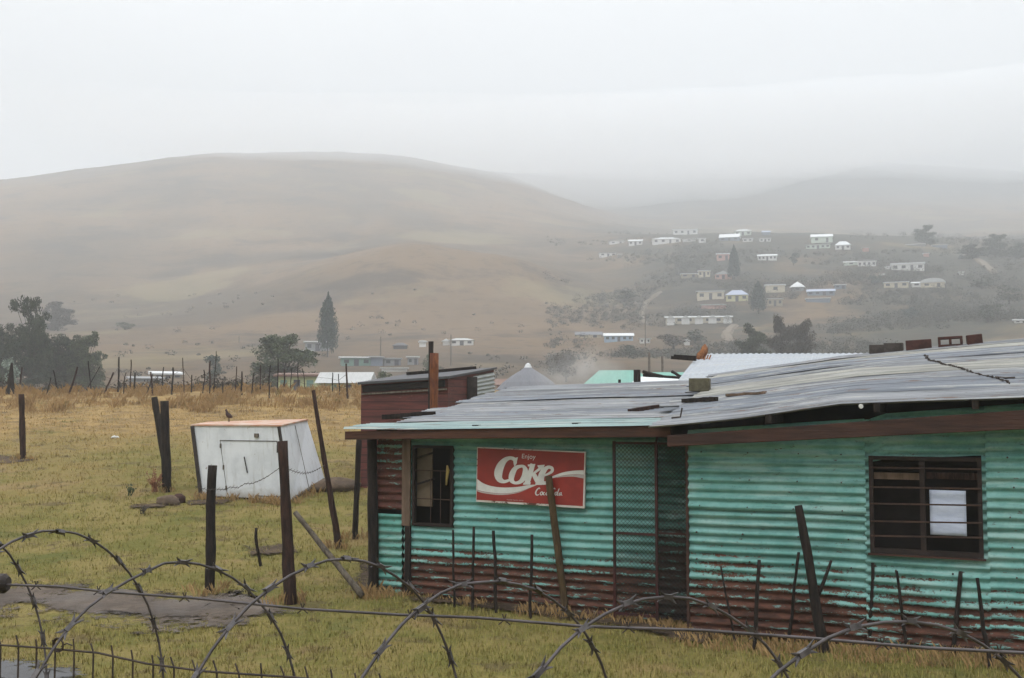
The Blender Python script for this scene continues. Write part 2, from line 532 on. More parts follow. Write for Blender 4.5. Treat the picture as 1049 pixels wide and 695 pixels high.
#            58   75   110  160  230  300  350  400  480  540  650  850  1000 1500 1900 2600
PY = {
    -900: [402, 405, 402, 392, 368, 348, 333, 318, 290, 270, 240, 212, 205, 240, 280, 320],
    -150: [402, 405, 402, 392, 368, 348, 333, 318, 290, 270, 240, 205, 195, 225, 270, 320],
    0:    [402, 405, 402, 392, 368, 348, 333, 318, 290, 268, 235, 194, 183, 210, 260, 320],
    120:  [402, 405, 402, 391, 366, 347, 333, 318, 288, 265, 228, 178, 166, 200, 250, 310],
    210:  [402, 405, 402, 390, 366, 345, 330, 314, 282, 260, 222, 167, 155, 195, 250, 310],
    330:  [402, 405, 402, 388, 364, 340, 308, 272, 267, 255, 220, 168, 155, 190, 240, 300],
    420:  [402, 405, 402, 388, 364, 338, 296, 246, 245, 242, 220, 174, 162, 185, 230, 300],
    520:  [402, 405, 402, 388, 362, 336, 302, 263, 262, 256, 228, 192, 178, 180, 210, 290],
    600:  [402, 405, 402, 388, 360, 335, 322, 300, 268, 252, 234, 218, 212, 172, 172, 260],
    650:  [402, 405, 402, 388, 360, 335, 317, 296, 262, 243, 238, 232, 226, 168, 166, 250],
    720:  [402, 405, 402, 388, 360, 334, 306, 282, 252, 237, 240, 236, 222, 166, 164, 250],
    800:  [402, 405, 402, 386, 360, 334, 306, 280, 252, 240, 242, 234, 215, 165, 164, 250],
    900:  [402, 405, 402, 384, 358, 332, 304, 278, 254, 245, 246, 234, 214, 168, 166, 250],
    1000: [402, 405, 400, 380, 356, 330, 306, 280, 260, 250, 248, 234, 216, 174, 172, 250],
    1060: [402, 405, 400, 380, 356, 330, 308, 284, 262, 250, 246, 234, 218, 178, 176, 250],
    1250: [402, 405, 400, 380, 356, 332, 312, 292, 270, 256, 246, 236, 222, 190, 190, 260],
    1900: [402, 405, 402, 390, 370, 350, 335, 320, 300, 285, 270, 255, 240, 215, 230, 280],
}
GP = np.arange(-900, 1901, 10.0)
GL = np.linspace(math.log(58), math.log(2600), 260)


def _table():
    tab = np.array([PY[int(c_)] for c_ in COLS], float)
    # along r: pchip-like via linear in log r then smoothing
    a = np.array([np.interp(GL, np.log(ROWS), tab[i]) for i in range(len(COLS))])
    out = np.empty((len(GP), len(GL)))
    for j in range(len(GL)):
        idx = np.clip(np.searchsorted(COLS, GP) - 1, 0, len(COLS) - 2)
        tt = (GP - COLS[idx]) / (COLS[idx + 1] - COLS[idx])
        out[:, j] = a[idx, j] * (1 - tt) + a[idx + 1, j] * tt

    def blur(x, ax, n):
        k = np.exp(-np.linspace(-2, 2, 2 * n + 1) ** 2)
        k /= k.sum()
        pad = [(0, 0), (0, 0)]
        pad[ax] = (n, n)
        xp = np.pad(x, pad, mode='edge')
        return np.apply_along_axis(lambda r_: np.convolve(r_, k, 'valid'), ax, xp)
    out = blur(out, 1, 4)
    out = blur(out, 0, 5)
    dy = (CY - out) / F_PX
    tz = (dy * cp + sp) / (cp - dy * sp)
    th = np.arctan((GP - CX) / F_PX)
    Y = np.exp(GL)[None, :] * np.cos(th)[:, None]
    return 2.5 + Y * tz


ZT = _table()


def sstep(x, a, b):
    t_ = np.clip((x - a) / (b - a), 0, 1)
    return t_ * t_ * (3 - 2 * t_)


def height_np(x, y):
    x = np.asarray(x, float)
    y = np.asarray(y, float)
    r = np.hypot(x, y)
    th = np.arctan2(x, y)
    th_c = np.clip(th, -rad(51), rad(51))
    px = CX + F_PX * np.tan(th_c)
    gi = np.clip((px - GP[0]) / 10.0, 0, len(GP) - 1.001)
    gj = np.clip((np.log(np.maximum(r, 1)) - GL[0]) / (GL[1] - GL[0]), 0, len(GL) - 1.001)
    i = gi.astype(int)
    j = gj.astype(int)
    u, v = gi - i, gj - j
    far = ZT[i, j] * (1 - u) * (1 - v) + ZT[i + 1, j] * u * (1 - v) + ZT[i, j + 1] * (1 - u) * v + ZT[i + 1, j + 1] * u * v
    # near ground
    yy = np.where(y > 0, y, 0) * np.clip(np.cos(th) * 1.0, .3, 1) ** 0
    k = yy - 13.5
    near = .08 * np.where(k > 20, k, np.log1p(np.exp(np.clip(k * 1.2, -50, 50))) / 1.2)
    near = near + .9 * (1 - sstep(np.where(y > 0, np.maximum(y, r * .45), -1), 3.6, 8.4))
    w = sstep(r, 48, 62)
    return near * (1 - w) + far * w


def fbm(x, y, s, o=5):
    return mnoise.fractal(Vector((x * s, y * s, 3.7)), 1.0, 2.1, o)


def rough(x, y):
    r = math.hypot(x, y)
    n = .020 * fbm(x, y, .9, 3) + .05 * fbm(x + 31, y, .18, 3)
    amp = min(max((r - 60) / 300, 0), 1)
    if amp > 0:
        n += amp * (2.4 * fbm(x, y, 1 / 90, 6) + 1.2 * (abs(fbm(x + 500, y - 90, 1 / 45, 4)) - .3) + 5.0 * amp * fbm(x + 70, y, 1 / 330, 3) * min(1, r / 900))
    return n


def height(x, y):
    return float(height_np(x, y)) + rough(x, y)


def gp(px, py, y0=6.0, y1=2100.0):
    """where the ray through a pixel of the photograph meets the ground"""
    d = ray(px, py)
    Y = y0
    prev = None
    while Y < y1:
        q = EYE + d * Y
        g = q.z - height(q.x, q.y)
        if g <= 0 and prev is not None:
            lo, hi = prev, Y
            for _ in range(24):
                mid = (lo + hi) / 2
                q = EYE + d * mid
                if q.z - height(q.x, q.y) <= 0:
                    hi = mid
                else:
                    lo = mid
            q = EYE + d * hi
            return Vector((q.x, q.y, height(q.x, q.y)))
        prev = Y
        Y *= 1.006
    q = EYE + d * 600
    return Vector((q.x, q.y, height(q.x, q.y)))


def make_terrain():
    th_f = np.linspace(rad(-33), rad(33), 430)
    th_b = np.linspace(rad(33), rad(327), 90)[1:-1]
    th = np.concatenate([th_f, th_b])
    rs = np.concatenate([np.linspace(1.0, 9.0, 40)[:-1], np.exp(np.linspace(math.log(9), math.log(2250), 330))])
    T_, R_ = np.meshgrid(th, rs, indexing='ij')
    X, Y = np.sin(T_) * R_, np.cos(T_) * R_
    Z = height_np(X, Y)
    nt_, nr = len(th), len(rs)
    rg = np.array([rough(a, b) for a, b in zip(X.ravel(), Y.ravel())]).reshape(X.shape)
    Z = Z + rg
    V = np.stack([X, Y, Z], -1).reshape(-1, 3)
    ii, jj = np.meshgrid(np.arange(nt_), np.arange(nr - 1), indexing='ij')
    i2 = (ii + 1) % nt_
    F_ = np.stack([ii * nr + jj, ii * nr + jj + 1, i2 * nr + jj + 1, i2 * nr + jj], -1).reshape(-1, 4)
    c0 = len(V)
    V = np.vstack([V, [[0, 0, float(height_np(0, .01))]]])
    faces = [tuple(q) for q in F_.tolist()] + [(c0, i * nr, ((i + 1) % nt_) * nr) for i in range(nt_)]
    me = bpy.data.meshes.new('ground')
    me.from_pydata(V.tolist(), [], faces)
    me.polygons.foreach_set('use_smooth', [True] * len(faces))
    me.materials.append(M['ground'])
    o = bpy.data.objects.new('ground', me)
    COL.objects.link(o)
    tag(o, kind='structure')
    return float(V[:, 2].min()), float(V[:, 2].max())


ZMIN, ZMAX = make_terrain()

# ------------------------------------------------------------------ paths


def strip(name, ctrl, mat, lift=0.0):
    """ctrl: (px, py, half width in m) along the path; edges sink below the grass"""
    P_ = [gp(a, b) for a, b, _ in ctrl]
    pts, ws = [], []
    for i in range(len(P_) - 1):
        for k in range(26):
            t_ = k / 26
            pts.append(P_[i].lerp(P_[i + 1], t_))
            ws.append(ctrl[i][2] * (1 - t_) + ctrl[i + 1][2] * t_)
    pts.append(P_[-1])
    ws.append(ctrl[-1][2])
    mb = MB()
    vs, fs, n, ed = [], [], 22, []
    for i, q in enumerate(pts):
        d = pts[min(i + 1, len(pts) - 1)] - pts[max(0, i - 1)]
        d.z = 0
        d.normalize()
        s_ = Vector((d.y, -d.x, 0))
        for k in range(n + 1):
            a = k / n * 2 - 1
            w = ws[i] * (1 + .35 * fbm(q.x + a * 9, q.y, .9, 3))
            x, y = q.x + s_.x * a * w, q.y + s_.y * a * w
            e = max(0.0, (abs(a) - .55) / .45)
            end = min(1, min(i, len(pts) - 1 - i) / 4)
            rag = fbm(x + 40, y, 1.7, 5)
            if lift:
                z = height(x, y) + lift - lift * 1.6 * e
            else:
                z = height(x, y) + .022 + .02 * rag * (1 - e)
            vs.append((x, y, z))
            ed.append(min(1 - abs(a), min(i, len(pts) - 1 - i) / 12))
    for i in range(len(pts) - 1):
        for k in range(n):
            fs.append((i * (n + 1) + k, i * (n + 1) + k + 1, (i + 1) * (n + 1) + k + 1, (i + 1) * (n + 1) + k))
    mb.add(vs, fs)
    o = mb.build(name, mat, smooth=True)
    at_ = o.data.attributes.new('edge', 'FLOAT', 'POINT')
    at_.data.foreach_set('value', ed)
    tag(o, kind='structure')
    return [(q.x, q.y, w) for q, w in zip(pts, ws)]


PATH = []
PATH += strip('muddy_path', [(-260, 604, 1.0), (-60, 612, 1.0), (60, 614, .95), (130, 620, 1.0), (200, 628, 1.25), (245, 628, 1.0), (292, 622, .65)], M['mud'])
PATH += strip('dirt_path', [(408, 612, .22), (500, 622, .30), (600, 634, .32), (680, 648, .42), (740, 658, .3)], M['soil'])
for k_, (a, b_, c_, d_, w_) in enumerate(((190, 516, 240, 513, .35), (-20, 468, 22, 474, .55), (250, 567, 305, 563, .45), (318, 502, 366, 500, .6), (130, 520, 175, 519, .4), (372, 610, 392, 575, .4))):
    strip('bare_soil', [(a, b_, w_), ((a + c_) / 2, (b_ + d_) / 2, w_ * 1.2), (c_, d_, w_)], M['soil'])
M['track'] = simple('pale track', (.17, .14, .105), (.13, .105, .08), .5, .95)
strip('track', [(985, 256, 2.0), (1000, 266, 2.0), (1022, 283, 1.6)], M['track'], .5)
strip('track', [(676, 300, 1.2), (662, 310, 1.2), (657, 322, 1.2), (660, 333, 1.0)], M['track'], .5)
strip('track', [(752, 334, 1.6), (744, 343, 1.6), (748, 354, 1.4)], M['track'], .5)
PATH += strip('tarmac_path', [(-330, 690, .8), (-120, 690, .75), (10, 690, .55), (75, 700, .3)], M['tarmac'])

# ------------------------------------------------------------------ the two shacks (local frame: x along the front wall, y inwards, z up)
A = gp(385, 605)
Bp = gp(700, 640)
dvec = Vector((Bp.x - A.x, Bp.y - A.y, 0)).normalized()
mvec = Vector((-dvec.y, dvec.x, 0))
RZ = math.atan2(dvec.y, dvec.x)
O = Vector((A.x, A.y, 0))


def L(px, py, l=0.0):
    """pixel -> local point on the plane y = l of the wall frame"""
    d = ray(px, py)
    n = mvec
    base = O + mvec * l
    t_ = (base - EYE).dot(n) / d.dot(n)
    q = EYE + d * t_
    return Vector(((q - O).dot(dvec), l, q.z))


def to_world(v):
    return O + dvec * v[0] + mvec * v[1] + Vector((0, 0, v[2]))




def corr_wall(mb, s0, s1, z0, z1, l0, holes=(), ph=0.0, mi=0, warp=.012, top=None):
    """horizontal corrugations; holes are (s0,s1,z0,z1); top(s) optional sloping top"""
    ss = sorted({s0, s1, *[h for q in holes for h in q[:2] if s0 < h < s1]})
    fine = []
    for a, b in zip(ss[:-1], ss[1:]):
        n = max(1, int((b - a) / .16))
        fine += [a + (b - a) * k / n for k in range(n)]
    fine.append(ss[-1])
    zs = sorted({z0, z1, *[h for q in holes for h in q[2:] if z0 < h < z1]})
    zf = []
    for a, b in zip(zs[:-1], zs[1:]):
        n = max(1, int((b - a) / (PITCH / 9)))
        zf += [a + (b - a) * k / n for k in range(n)]
    zf.append(zs[-1])
    vs, idx, fs = [], {}, []

    def vert(i, j):
        if (i, j) not in idx:
            s_, z_ = fine[i], zf[j]
            if top is not None:
                z_ = z0 + (z_ - z0) * (top(s_) - z0) / (z1 - z0)
            y = l0 - AMP * math.sin(2 * math.pi * (z_ / PITCH) + ph + .5 * mnoise.noise(Vector((s_ * .5, ph, 0)))) + warp * mnoise.noise(Vector((s_ * 1.1, z_ * 1.7, ph + 9)))
            zz = z_ + .012 * mnoise.noise(Vector((s_ * .8, z_ * .5, ph + 4)))
            y += .012 * max(0, mnoise.noise(Vector((s_ * 2.3 + 7, z_ * 2.0, ph + 2))) - .25)
            idx[(i, j)] = len(vs)
            vs.append((s_, y, zz))
        return idx[(i, j)]
    for i in range(len(fine) - 1):
        for j in range(len(zf) - 1):
            cs, cz = (fine[i] + fine[i + 1]) / 2, (zf[j] + zf[j + 1]) / 2
            if any(h[0] < cs < h[1] and h[2] < cz < h[3] for h in holes):
                continue
            fs.append((vert(i, j), vert(i + 1, j), vert(i + 1, j + 1), vert(i, j + 1)))
    mb.add(vs, fs, mi)


def corr_roof(mb, strips, zf, s_end, p=.085, a=.013, mi_of=None, seed=0):
    """sheets laid side by side, corrugations along x; strips: (y0, y1, s_start, lift)"""
    for k, (y0, y1, s0, lift) in enumerate(strips):
        ny = max(8, int((y1 - y0) / (p / 7)))
        ns = 26
        vs, fs = [], []
        for i in range(ns + 1):
            ti = i / ns
            for j in range(ny + 1):
                y = y0 + (y1 - y0) * j / ny
                s_ = s0 + (s_end - s0) * ti
                jag = .05 * mnoise.noise(Vector((y * 6, k * 3.3 + seed, 0))) * (1 - ti)
                e = 1 - min(1, ti * ns / 2)
                z = zf(s_, y) + lift + a * math.sin(2 * math.pi * y / p) + .02 * mnoise.noise(Vector((s_ * .7, y * .9, seed + k))) + e * .02 * mnoise.noise(Vector((y * 3, k, seed)))
                vs.append((s_ + jag, y, z))
        for i in range(ns):
            for j in range(ny):
                q = i * (ny + 1) + j
                fs.append((q, q + ny + 1, q + ny + 2, q + 1))
        mb.add(vs, fs, mi_of(k) if mi_of else 0)


# ---- left shack
left = tag(empty('shack', O, RZ), 'low turquoise and rust corrugated iron shack with the red sign on its wall', 'shack', 'corrugated iron shacks')
LS1 = L(707, 560).x                        # right end of the left shack's wall
zt_a, zt_b = L(385, 447).z, L(700, 441).z


def ltop(s_):
    return zt_a + (zt_b - zt_a) * s_ / LS1 + .05


w0, w1 = L(424, 456), L(465, 540)
s_patch = L(414, 560).x
mb = MB()
hole = (w0.x, w1.x, w1.z, w0.z)
sx = [s_patch, L(467, 500).x, L(560, 500).x, L(672, 500).x]
corr_wall(mb, s_patch, LS1 - .02, .02, 2.2, 0.0, [hole, (sx[3], LS1, .02, 2.2)], 0.3, 0, top=None if False else ltop)
# the other three walls
SB = 4.9
corr_wall(mb, 0, s_patch - .03, L(400, 522).z, 2.05, 0.012, [], 1.2, 1)
corr_wall(mb, 0, s_patch - .03, .02, L(400, 526).z, 0.0, [], 2.0, 2)
for sxx in (s_patch + .1, 1.05, 1.75, 2.35, 2.95):
    for k in range(2, 20, 3):
        z = k * PITCH + .02
        if z > ltop(sxx) - .15 or (w0.x - .05 < sxx < w1.x + .05 and w1.z - .05 < z < w0.z + .05):
            continue
        x = sxx + random.uniform(-.06, .06)
        mb.tube([(x, -.035, z), (x, .005, z)], [.006, .010], 7, mi=3)
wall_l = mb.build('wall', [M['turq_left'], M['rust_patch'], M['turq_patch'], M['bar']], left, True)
mb = MB()
mb.add([(0, .02, 0), (0, SB, 0), (0, SB, 2.5), (0, .02, 2.08)], [(0, 1, 2, 3)])
mb.add([(0, SB, 0), (LS1, SB, 0), (LS1, SB, 2.6), (0, SB, 2.5)], [(0, 1, 2, 3)])
mb.add([(LS1, .03, 0), (LS1, SB, 0), (LS1, SB, 2.6), (LS1, .03, 2.15)], [(0, 1, 2, 3)])
mb.build('back_wall', M['dark_board'], left)
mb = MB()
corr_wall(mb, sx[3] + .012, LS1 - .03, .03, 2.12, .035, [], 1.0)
recess_sheet = mb.build('door', M['shaded_sheet'], left, True)  # stretch of wall, not a door; shade of the recess is in its colour
recess_sheet['label'] = 'iron wall sheet in the recess, coloured darker green and brown as shade'
# roof
fz0, fz1 = L(352, 440, -.45), L(700, 434, -.45)
bz0, bz1 = L(540, 397, 4.6), L(700, 391, 4.6)


def lz(s_, y):
    f = fz0.z + (fz1.z - fz0.z) * (s_ - fz0.x) / (fz1.x - fz0.x)
    b = bz0.z + (bz1.z - bz0.z) * (s_ - bz0.x) / (bz1.x - bz0.x)
    t_ = (y + .45) / 5.05
    return f * (1 - t_) + b * t_ - .05 * math.sin(math.pi * t_)


s_l0 = fz0.x
starts = [0, .42, .12, .0, .14, .02, -.03, .1]
strips = []
yy = -.45
k = 0
while yy < 4.6:
    w_ = .62
    strips.append((yy, min(4.65, yy + w_ + .06), s_l0 + starts[k % 8], .010 * (k % 2) + .004))
    yy += w_
    k += 1
mb = MB()
corr_roof(mb, strips, lz, LS1 + .35, mi_of=lambda k: (1, 0, 2, 0, 0, 2, 0, 0, 2)[k % 9], seed=2)
mb.build('roof', [M['roof_grey'], M['roof_pale'], M['roof_blue']], left, True)
# fascia under the eave
a_, b_ = L(354, 446, -.40), L(688, 441, -.40)
mb = MB()
hA, hB = .115, .15
mb.hexa([(a_.x, -.42, a_.z - hA / 2), (b_.x, -.42, b_.z - hB / 2), (b_.x, -.38, b_.z - hB / 2), (a_.x, -.38, a_.z - hA / 2)],
        [(a_.x, -.42, a_.z + hA / 2 - .01), (b_.x, -.42, b_.z + hB / 2 - .01), (b_.x, -.38, b_.z + hB / 2 - .01), (a_.x, -.38, a_.z + hA / 2 - .01)])
bevel(mb.build('fascia_board', M['fascia'], left))
for sxx in (.25, 1.6, 2.9):
    mb = MB()
    mb.box((sxx, -.17, ltop(sxx) + .03), (.06, .42, .08))
    mb.build('rafter', M['wood_dark'], left)


def pole(name, mat, p0, p1, r0, r1, parent=None, n=9, bend=.02, seg=7, jit=.07, fork=None):
    seg = max(seg, 10)
    p0, p1 = Vector(p0), Vector(p1)
    mb = MB()
    pts, rs = [], []
    ba, bph = random.uniform(0, 6.28), random.uniform(0, 3)
    bdir = Vector((math.cos(ba), math.sin(ba), 0))
    for i in range(seg + 1):
        t_ = i / seg
        q = p0.lerp(p1, t_)
        s_ = math.sin(math.pi * t_)
        q += bdir * bend * (s_ + .5 * math.sin(2 * math.pi * t_ + bph)) + Vector((random.uniform(-1, 1), random.uniform(-1, 1), 0)) * min(bend, r0) * .22 * s_
        pts.append(q)
        rs.append((r0 + (r1 - r0) * t_) * random.uniform(.93, 1.07))
    mb.tube(pts, rs, n, True, jit)
    if fork:
        for t_, v, r in fork:
            q = pts[int(t_ * seg)]
            mb.tube([q, q + Vector(v) * .5 + Vector((.01, 0, .01)), q + Vector(v)], [r, r * .85, r * .6], 7, True, jit)
    return mb.build(name, mat, parent, True)


q0, q1 = L(384, 606, -.05), L(382, 446, -.05)
mb = MB()
pole('corner_post', M['wood_dark'], (q0.x - .02, -.07, -.15), (q1.x, -.07, zt_a + .02), .075, .065, left, bend=.012)
mb = MB()
q = L(418, 500)
mb.box((q.x, -.045, (2.06 + w1.z) / 2), (.12, .03, 2.08 - w1.z))
bevel(mb.build('window_post', M['board_tan'], left), .004)
mb = MB()
q = L(420, 570)
mb.box((q.x - .01, -.04, w1.z / 2 - .03), (.075, .035, w1.z + .04))
mb.build('wall_batten', M['wood_dark'], left)
# left window: a casement frame, bars, a cream board inside and something yellow tied to it
win = MB()
ww, wh = w1.x - w0.x, w0.z - w1.z
cx_, cz_ = (w0.x + w1.x) / 2, (w0.z + w1.z) / 2
for (x, z, sx_, sz_) in ((w0.x + .018, cz_, .036, wh), (w1.x - .018, cz_, .036, wh), (cx_, w0.z - .018, ww - .074, .036), (cx_, w1.z + .018, ww - .074, .036)):
    win.box((x, -.02, z), (sx_, .05, sz_))
wobj = win.build('window', M['frame_paint'], left)
for py in (482, 511):
    mb = MB()
    z = L(445, py).z
    mb.tube([(w0.x + .03, -.035, z), (w1.x - .03, -.035, z - .006)], .007, 6)
    mb.build('bar', M['bar'], wobj)
for xx in (442, 452):
    mb = MB()
    x = L(xx, 500).x
    mb.tube([(x, -.02, w1.z + .04), (x, -.02, L(445, 482).z)], .005, 6)
    mb.build('bar', M['bar'], wobj)
for py in (466, 493):
    mb = MB()
    z = L(430, py).z
    mb.bar((w0.x + .02, .0, z - .05), (w0.x + .26, .07, z + .03), .02, .025)
    mb.build('stay', M['wood_dark'], wobj)
mb = MB()
mb.box((w0.x + .11, .10, cz_ + .10), (.22, .02, wh * .74))
mb.build('inner_board', M['board_cream'], wobj)
mb = MB()
mb.box((cx_, .6, cz_), (1.2, .02, 1.4))
mb.build('dark_backing', M['dark'], wobj)  # near-black sheet standing in for the shade inside the room
yo = MB()
q = L(460, 484)
yo.tube([(q.x, -.05, q.z + .09), (q.x + .01, -.055, q.z + .03), (q.x, -.05, q.z - .05), (q.x - .015, -.05, q.z - .16)], [.010, .022, .018, .010], 8, True, .2)
o = yo.build('rag', M['yellow'], None, True)
o.location = O
o.rotation_euler = (0, 0, RZ)
tag(o, 'small yellow rag hanging at the edge of the small barred window', 'rag')

# mesh gate standing just in front of the wall next to the shade-coloured recess
gate = tag(empty('mesh_gate', O, RZ), 'reddish rusty security gate of diamond mesh before the dark shaded recess', 'gate')
GL_ = -.22
g0, g1, g2 = L(629, 452, GL_), L(672, 452, GL_), L(704, 455, GL_)
zb_ = .05
for x in (g0.x, g1.x):
    mb = MB()
    mb.box((x, GL_, (zb_ + g0.z) / 2), (.03, .03, g0.z - zb_))
    mb.build('gate_post', M['gate_red'], gate)
for z in (g0.z - .02, L(650, 547, GL_).z, zb_ + .05):
    mb = MB()
    mb.box(((g0.x + g1.x) / 2, GL_, z), (g1.x - g0.x - .032, .024, .028))
    mb.build('rail', M['gate_red'], gate)
mb = MB()
mb.box(((g1.x + g2.x) / 2 + .01, GL_, L(690, 547, GL_).z), (g2.x - g1.x - .03, .022, .024))
mb.build('rail', M['gate_red'], gate)
mb = MB()
mb.box(((g1.x + g2.x) / 2 + .01, GL_, g0.z - .02), (g2.x - g1.x - .03, .022, .024))
mb.build('rail', M['gate_red'], gate)
mb = MB()


def diamond(mb, x0, x1, z0, z1, y, sp_=.034, r=.0022):
    W, H = x1 - x0, z1 - z0
    t_ = -H
    while t_ < W:
        for sgn in (0, 1):
            a0, a1 = max(t_, 0), min(t_ + H, W)
            if a1 - a0 < .02:
                continue
            za, zb2 = a0 - t_, a1 - t_
            if sgn:
                mb.bar((x1 - a0, y + .003, z0 + za), (x1 - a1, y + .003, z0 + zb2), r * 2, r * 2)
            else:
                mb.bar((x0 + a0, y, z0 + za), (x0 + a1, y, z0 + zb2), r * 2, r * 2)
        t_ += sp_ * 1.414


diamond(mb, g0.x + .015, g1.x - .015, zb_ + .05, g0.z - .03, GL_)
diamond(mb, g1.x + .015, g2.x, zb_ + .05, g0.z - .03, GL_ + .002)
mb.build('mesh', M['mesh_wire'], gate)

# ---- right shack
RL = -.40
right = tag(empty('shack', O, RZ), 'larger turquoise corrugated iron shack with the broad dark window and sloping brown beam', 'shack', 'corrugated iron shacks')
R0 = L(706, 560, RL).x
R1 = L(1049, 600, RL).x + 2.6
zr0, zr1 = L(706, 450, RL).z, L(1049, 430, RL).z


def rtop(s_):
    return zr0 + (zr1 - zr0) * (s_ - R0) / (L(1049, 600, RL).x - R0) + .10 + (.05 if s_ > L(905, 430, RL).x else 0)


v0, v1 = L(890, 467, RL), L(1008, 572, RL)
hole = (v0.x, v1.x, v1.z, v0.z)
mb = MB()
sj = L(887, 500, RL).x
zj = L(780, 522, RL).z
sj2 = L(1012, 500, RL).x
corr_wall(mb, R0, sj, .0, zj, RL, [], 0.0, warp=.016)
corr_wall(mb, R0, sj, zj - .02, 2.3, RL - .022, [], .7, warp=.016, top=rtop)
corr_wall(mb, sj - .015, sj2, .0, v1.z, RL - .012, [], 1.6, warp=.016)
corr_wall(mb, sj - .015, sj2, v1.z - .01, 2.45, RL - .003, [hole], 2.3, warp=.016, top=rtop)
corr_wall(mb, sj2 - .015, R1, .0, 2.55, RL - .016, [], .2, warp=.016, top=rtop)
for sxx in np.arange(R0 + .12, R1, .52):
    for k in range(2, 24, 3):
        z = k * PITCH + .02
        if z > rtop(sxx) - .15 or (v0.x - .05 < sxx < v1.x + .05 and v1.z - .05 < z < v0.z + .05):
            continue
        x = sxx + random.uniform(-.05, .05)
        mb.tube([(x, RL - .05, z), (x, RL - .015, z)], [.006, .011], 7, mi=1)
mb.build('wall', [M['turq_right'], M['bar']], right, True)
mb = MB()
SBr = 4.1
mb.add([(R0, RL + .02, 0), (R0, SBr, 0), (R0, SBr, 2.8), (R0, RL + .02, 2.2)], [(0, 1, 2, 3)])
mb.add([(R0, SBr, 0), (R1, SBr, 0), (R1, SBr, 3.2), (R0, SBr, 2.8)], [(0, 1, 2, 3)])
mb.add([(R1, RL + .02, 0), (R1, SBr, 0), (R1, SBr, 3.3), (R1, RL + .02, 2.5)], [(0, 1, 2, 3)])
mb.build('back_wall', M['dark_board'], right)
mb = MB()
mb.box((R0 - .012, RL - .005, 1.05), (.03, .05, 2.1))
mb.build('corner_trim', M['beam'], right)
# roof: control points front (y=-.95) and back (y=4.0)
FR = -.82
fp = [L(667, 439, FR), L(760, 429, FR), L(860, 414.5, FR), L(950, 411, FR), L(1049, 408.5, FR), L(1200, 404, FR)]
bp = [L(728, 385, 4.0), L(790, 376, 4.0), L(860, 366.5, 4.0), L(1049, 349, 4.0), L(1200, 338, 4.0)]
fx, fzv = [q.x for q in fp], [q.z for q in fp]
bx, bzv = [q.x for q in bp], [q.z for q in bp]


def rz_(s_, y):
    f = float(np.interp(s_, fx, fzv))
    b = float(np.interp(s_, bx, bzv))
    t_ = (y - FR) / (4.0 - FR)
    return f * (1 - t_) + b * t_ + .04 * math.sin(math.pi * t_)


def rstart(y):
    t_ = (y - FR) / (4.0 - FR)
    return fp[0].x * (1 - t_) + bp[0].x * t_


jr = [0, .10, -.14, .18, .02, -.12, .12, 0]
strips = []
yy, k = FR, 0
while yy < 3.95:
    strips.append((yy, min(4.02, yy + .70), rstart(yy + .3) + jr[k % 8], .011 * (k % 2)))
    yy += .64
    k += 1
mb = MB()
corr_roof(mb, strips, rz_, R1 + .3, seed=11, mi_of=lambda k: (0, 2, 0, 1, 0, 2, 1, 0)[k % 8])
mb.build('roof', [M['roof_grey'], M['roof_cream'], M['roof_blue']], right, True)
# brown beam
BY = -.72
b0, b1 = L(684, 452, BY), L(1049, 430, BY)
sl = (b1.z - b0.z) / (b1.x - b0.x)
xe = R1
h0, h1 = .125, .19
mb = MB()
ze = b1.z + sl * (xe - b1.x)
mb.hexa([(b0.x, BY - .03, b0.z - h0 / 2), (xe, BY - .03, ze - h1 / 2 - .02), (xe, BY + .03, ze - h1 / 2 - .02), (b0.x, BY + .03, b0.z - h0 / 2)],
        [(b0.x, BY - .03, b0.z + h0 / 2), (xe, BY - .03, ze + h1 / 2 + .02), (xe, BY + .03, ze + h1 / 2 + .02), (b0.x, BY + .03, b0.z + h0 / 2)])
bevel(mb.build('beam', M['beam'], right), .008)
mb = MB()
mb.box((b0.x + .12, BY + .35, b0.z + .02), (.08, .7, .08))
mb.build('rafter', M['wood_dark'], right)
for px in (790, 900, 1000):
    q = L(px, 440, BY)
    mb = MB()
    mb.box((q.x, BY + .2, rz_(q.x, BY + .2) - .10), (.06, .75, .09))
    mb.build('rafter', M['wood_dark'], right)
# window
win = MB()
ww, wh = v1.x - v0.x, v0.z - v1.z
cx_, cz_ = (v0.x + v1.x) / 2, (v0.z + v1.z) / 2
cm = L(945, 500, RL).x
y_ = RL - .015
for (x, z, a, b) in ((v0.x + .02, cz_, .04, wh), (v1.x - .02, cz_, .04, wh), (cx_, v0.z - .02, ww - .082, .04), (cx_, v1.z + .025, ww - .082, .05), (cm, cz_, .05, wh - .095)):
    win.box((x, y_, z), (a, .06, b))
wobj = win.build('window', M['frame_paint'], right)
for py0, py1 in ((479, 481), (499, 501), (516, 518), (534, 536), (549, 551)):
    mb = MB()
    za, zb2 = L(892, py0, RL - .05).z, L(1006, py1, RL - .05).z
    mb.bar((v0.x + .01, RL - .055, za), (v1.x - .01, RL - .055, zb2), .014, .016)
    mb.build('bar', M['bar'], wobj)
mb = MB()
q0, q1 = L(895, 484, RL + .05), L(944, 492, RL + .05)
mb.box(((q0.x + q1.x) / 2, RL + .05, (q0.z + q1.z) / 2), (q1.x - q0.x, .02, q0.z - q1.z))
mb.build('plank', M['board_tan'], wobj)
mb = MB()
q0, q1 = L(949, 484, RL + .05), L(1004, 492, RL + .05)
mb.box(((q0.x + q1.x) / 2, RL + .05, (q0.z + q1.z) / 2), (q1.x - q0.x, .02, q0.z - q1.z))
pl = mb.build('plank', M['wood_brown'], wobj)
mb = MB()
mb.box((cx_, RL + .30, cz_), (ww + .4, .02, wh + .4))
mb.build('inner_board', M['dark'], wobj)
mb = MB()
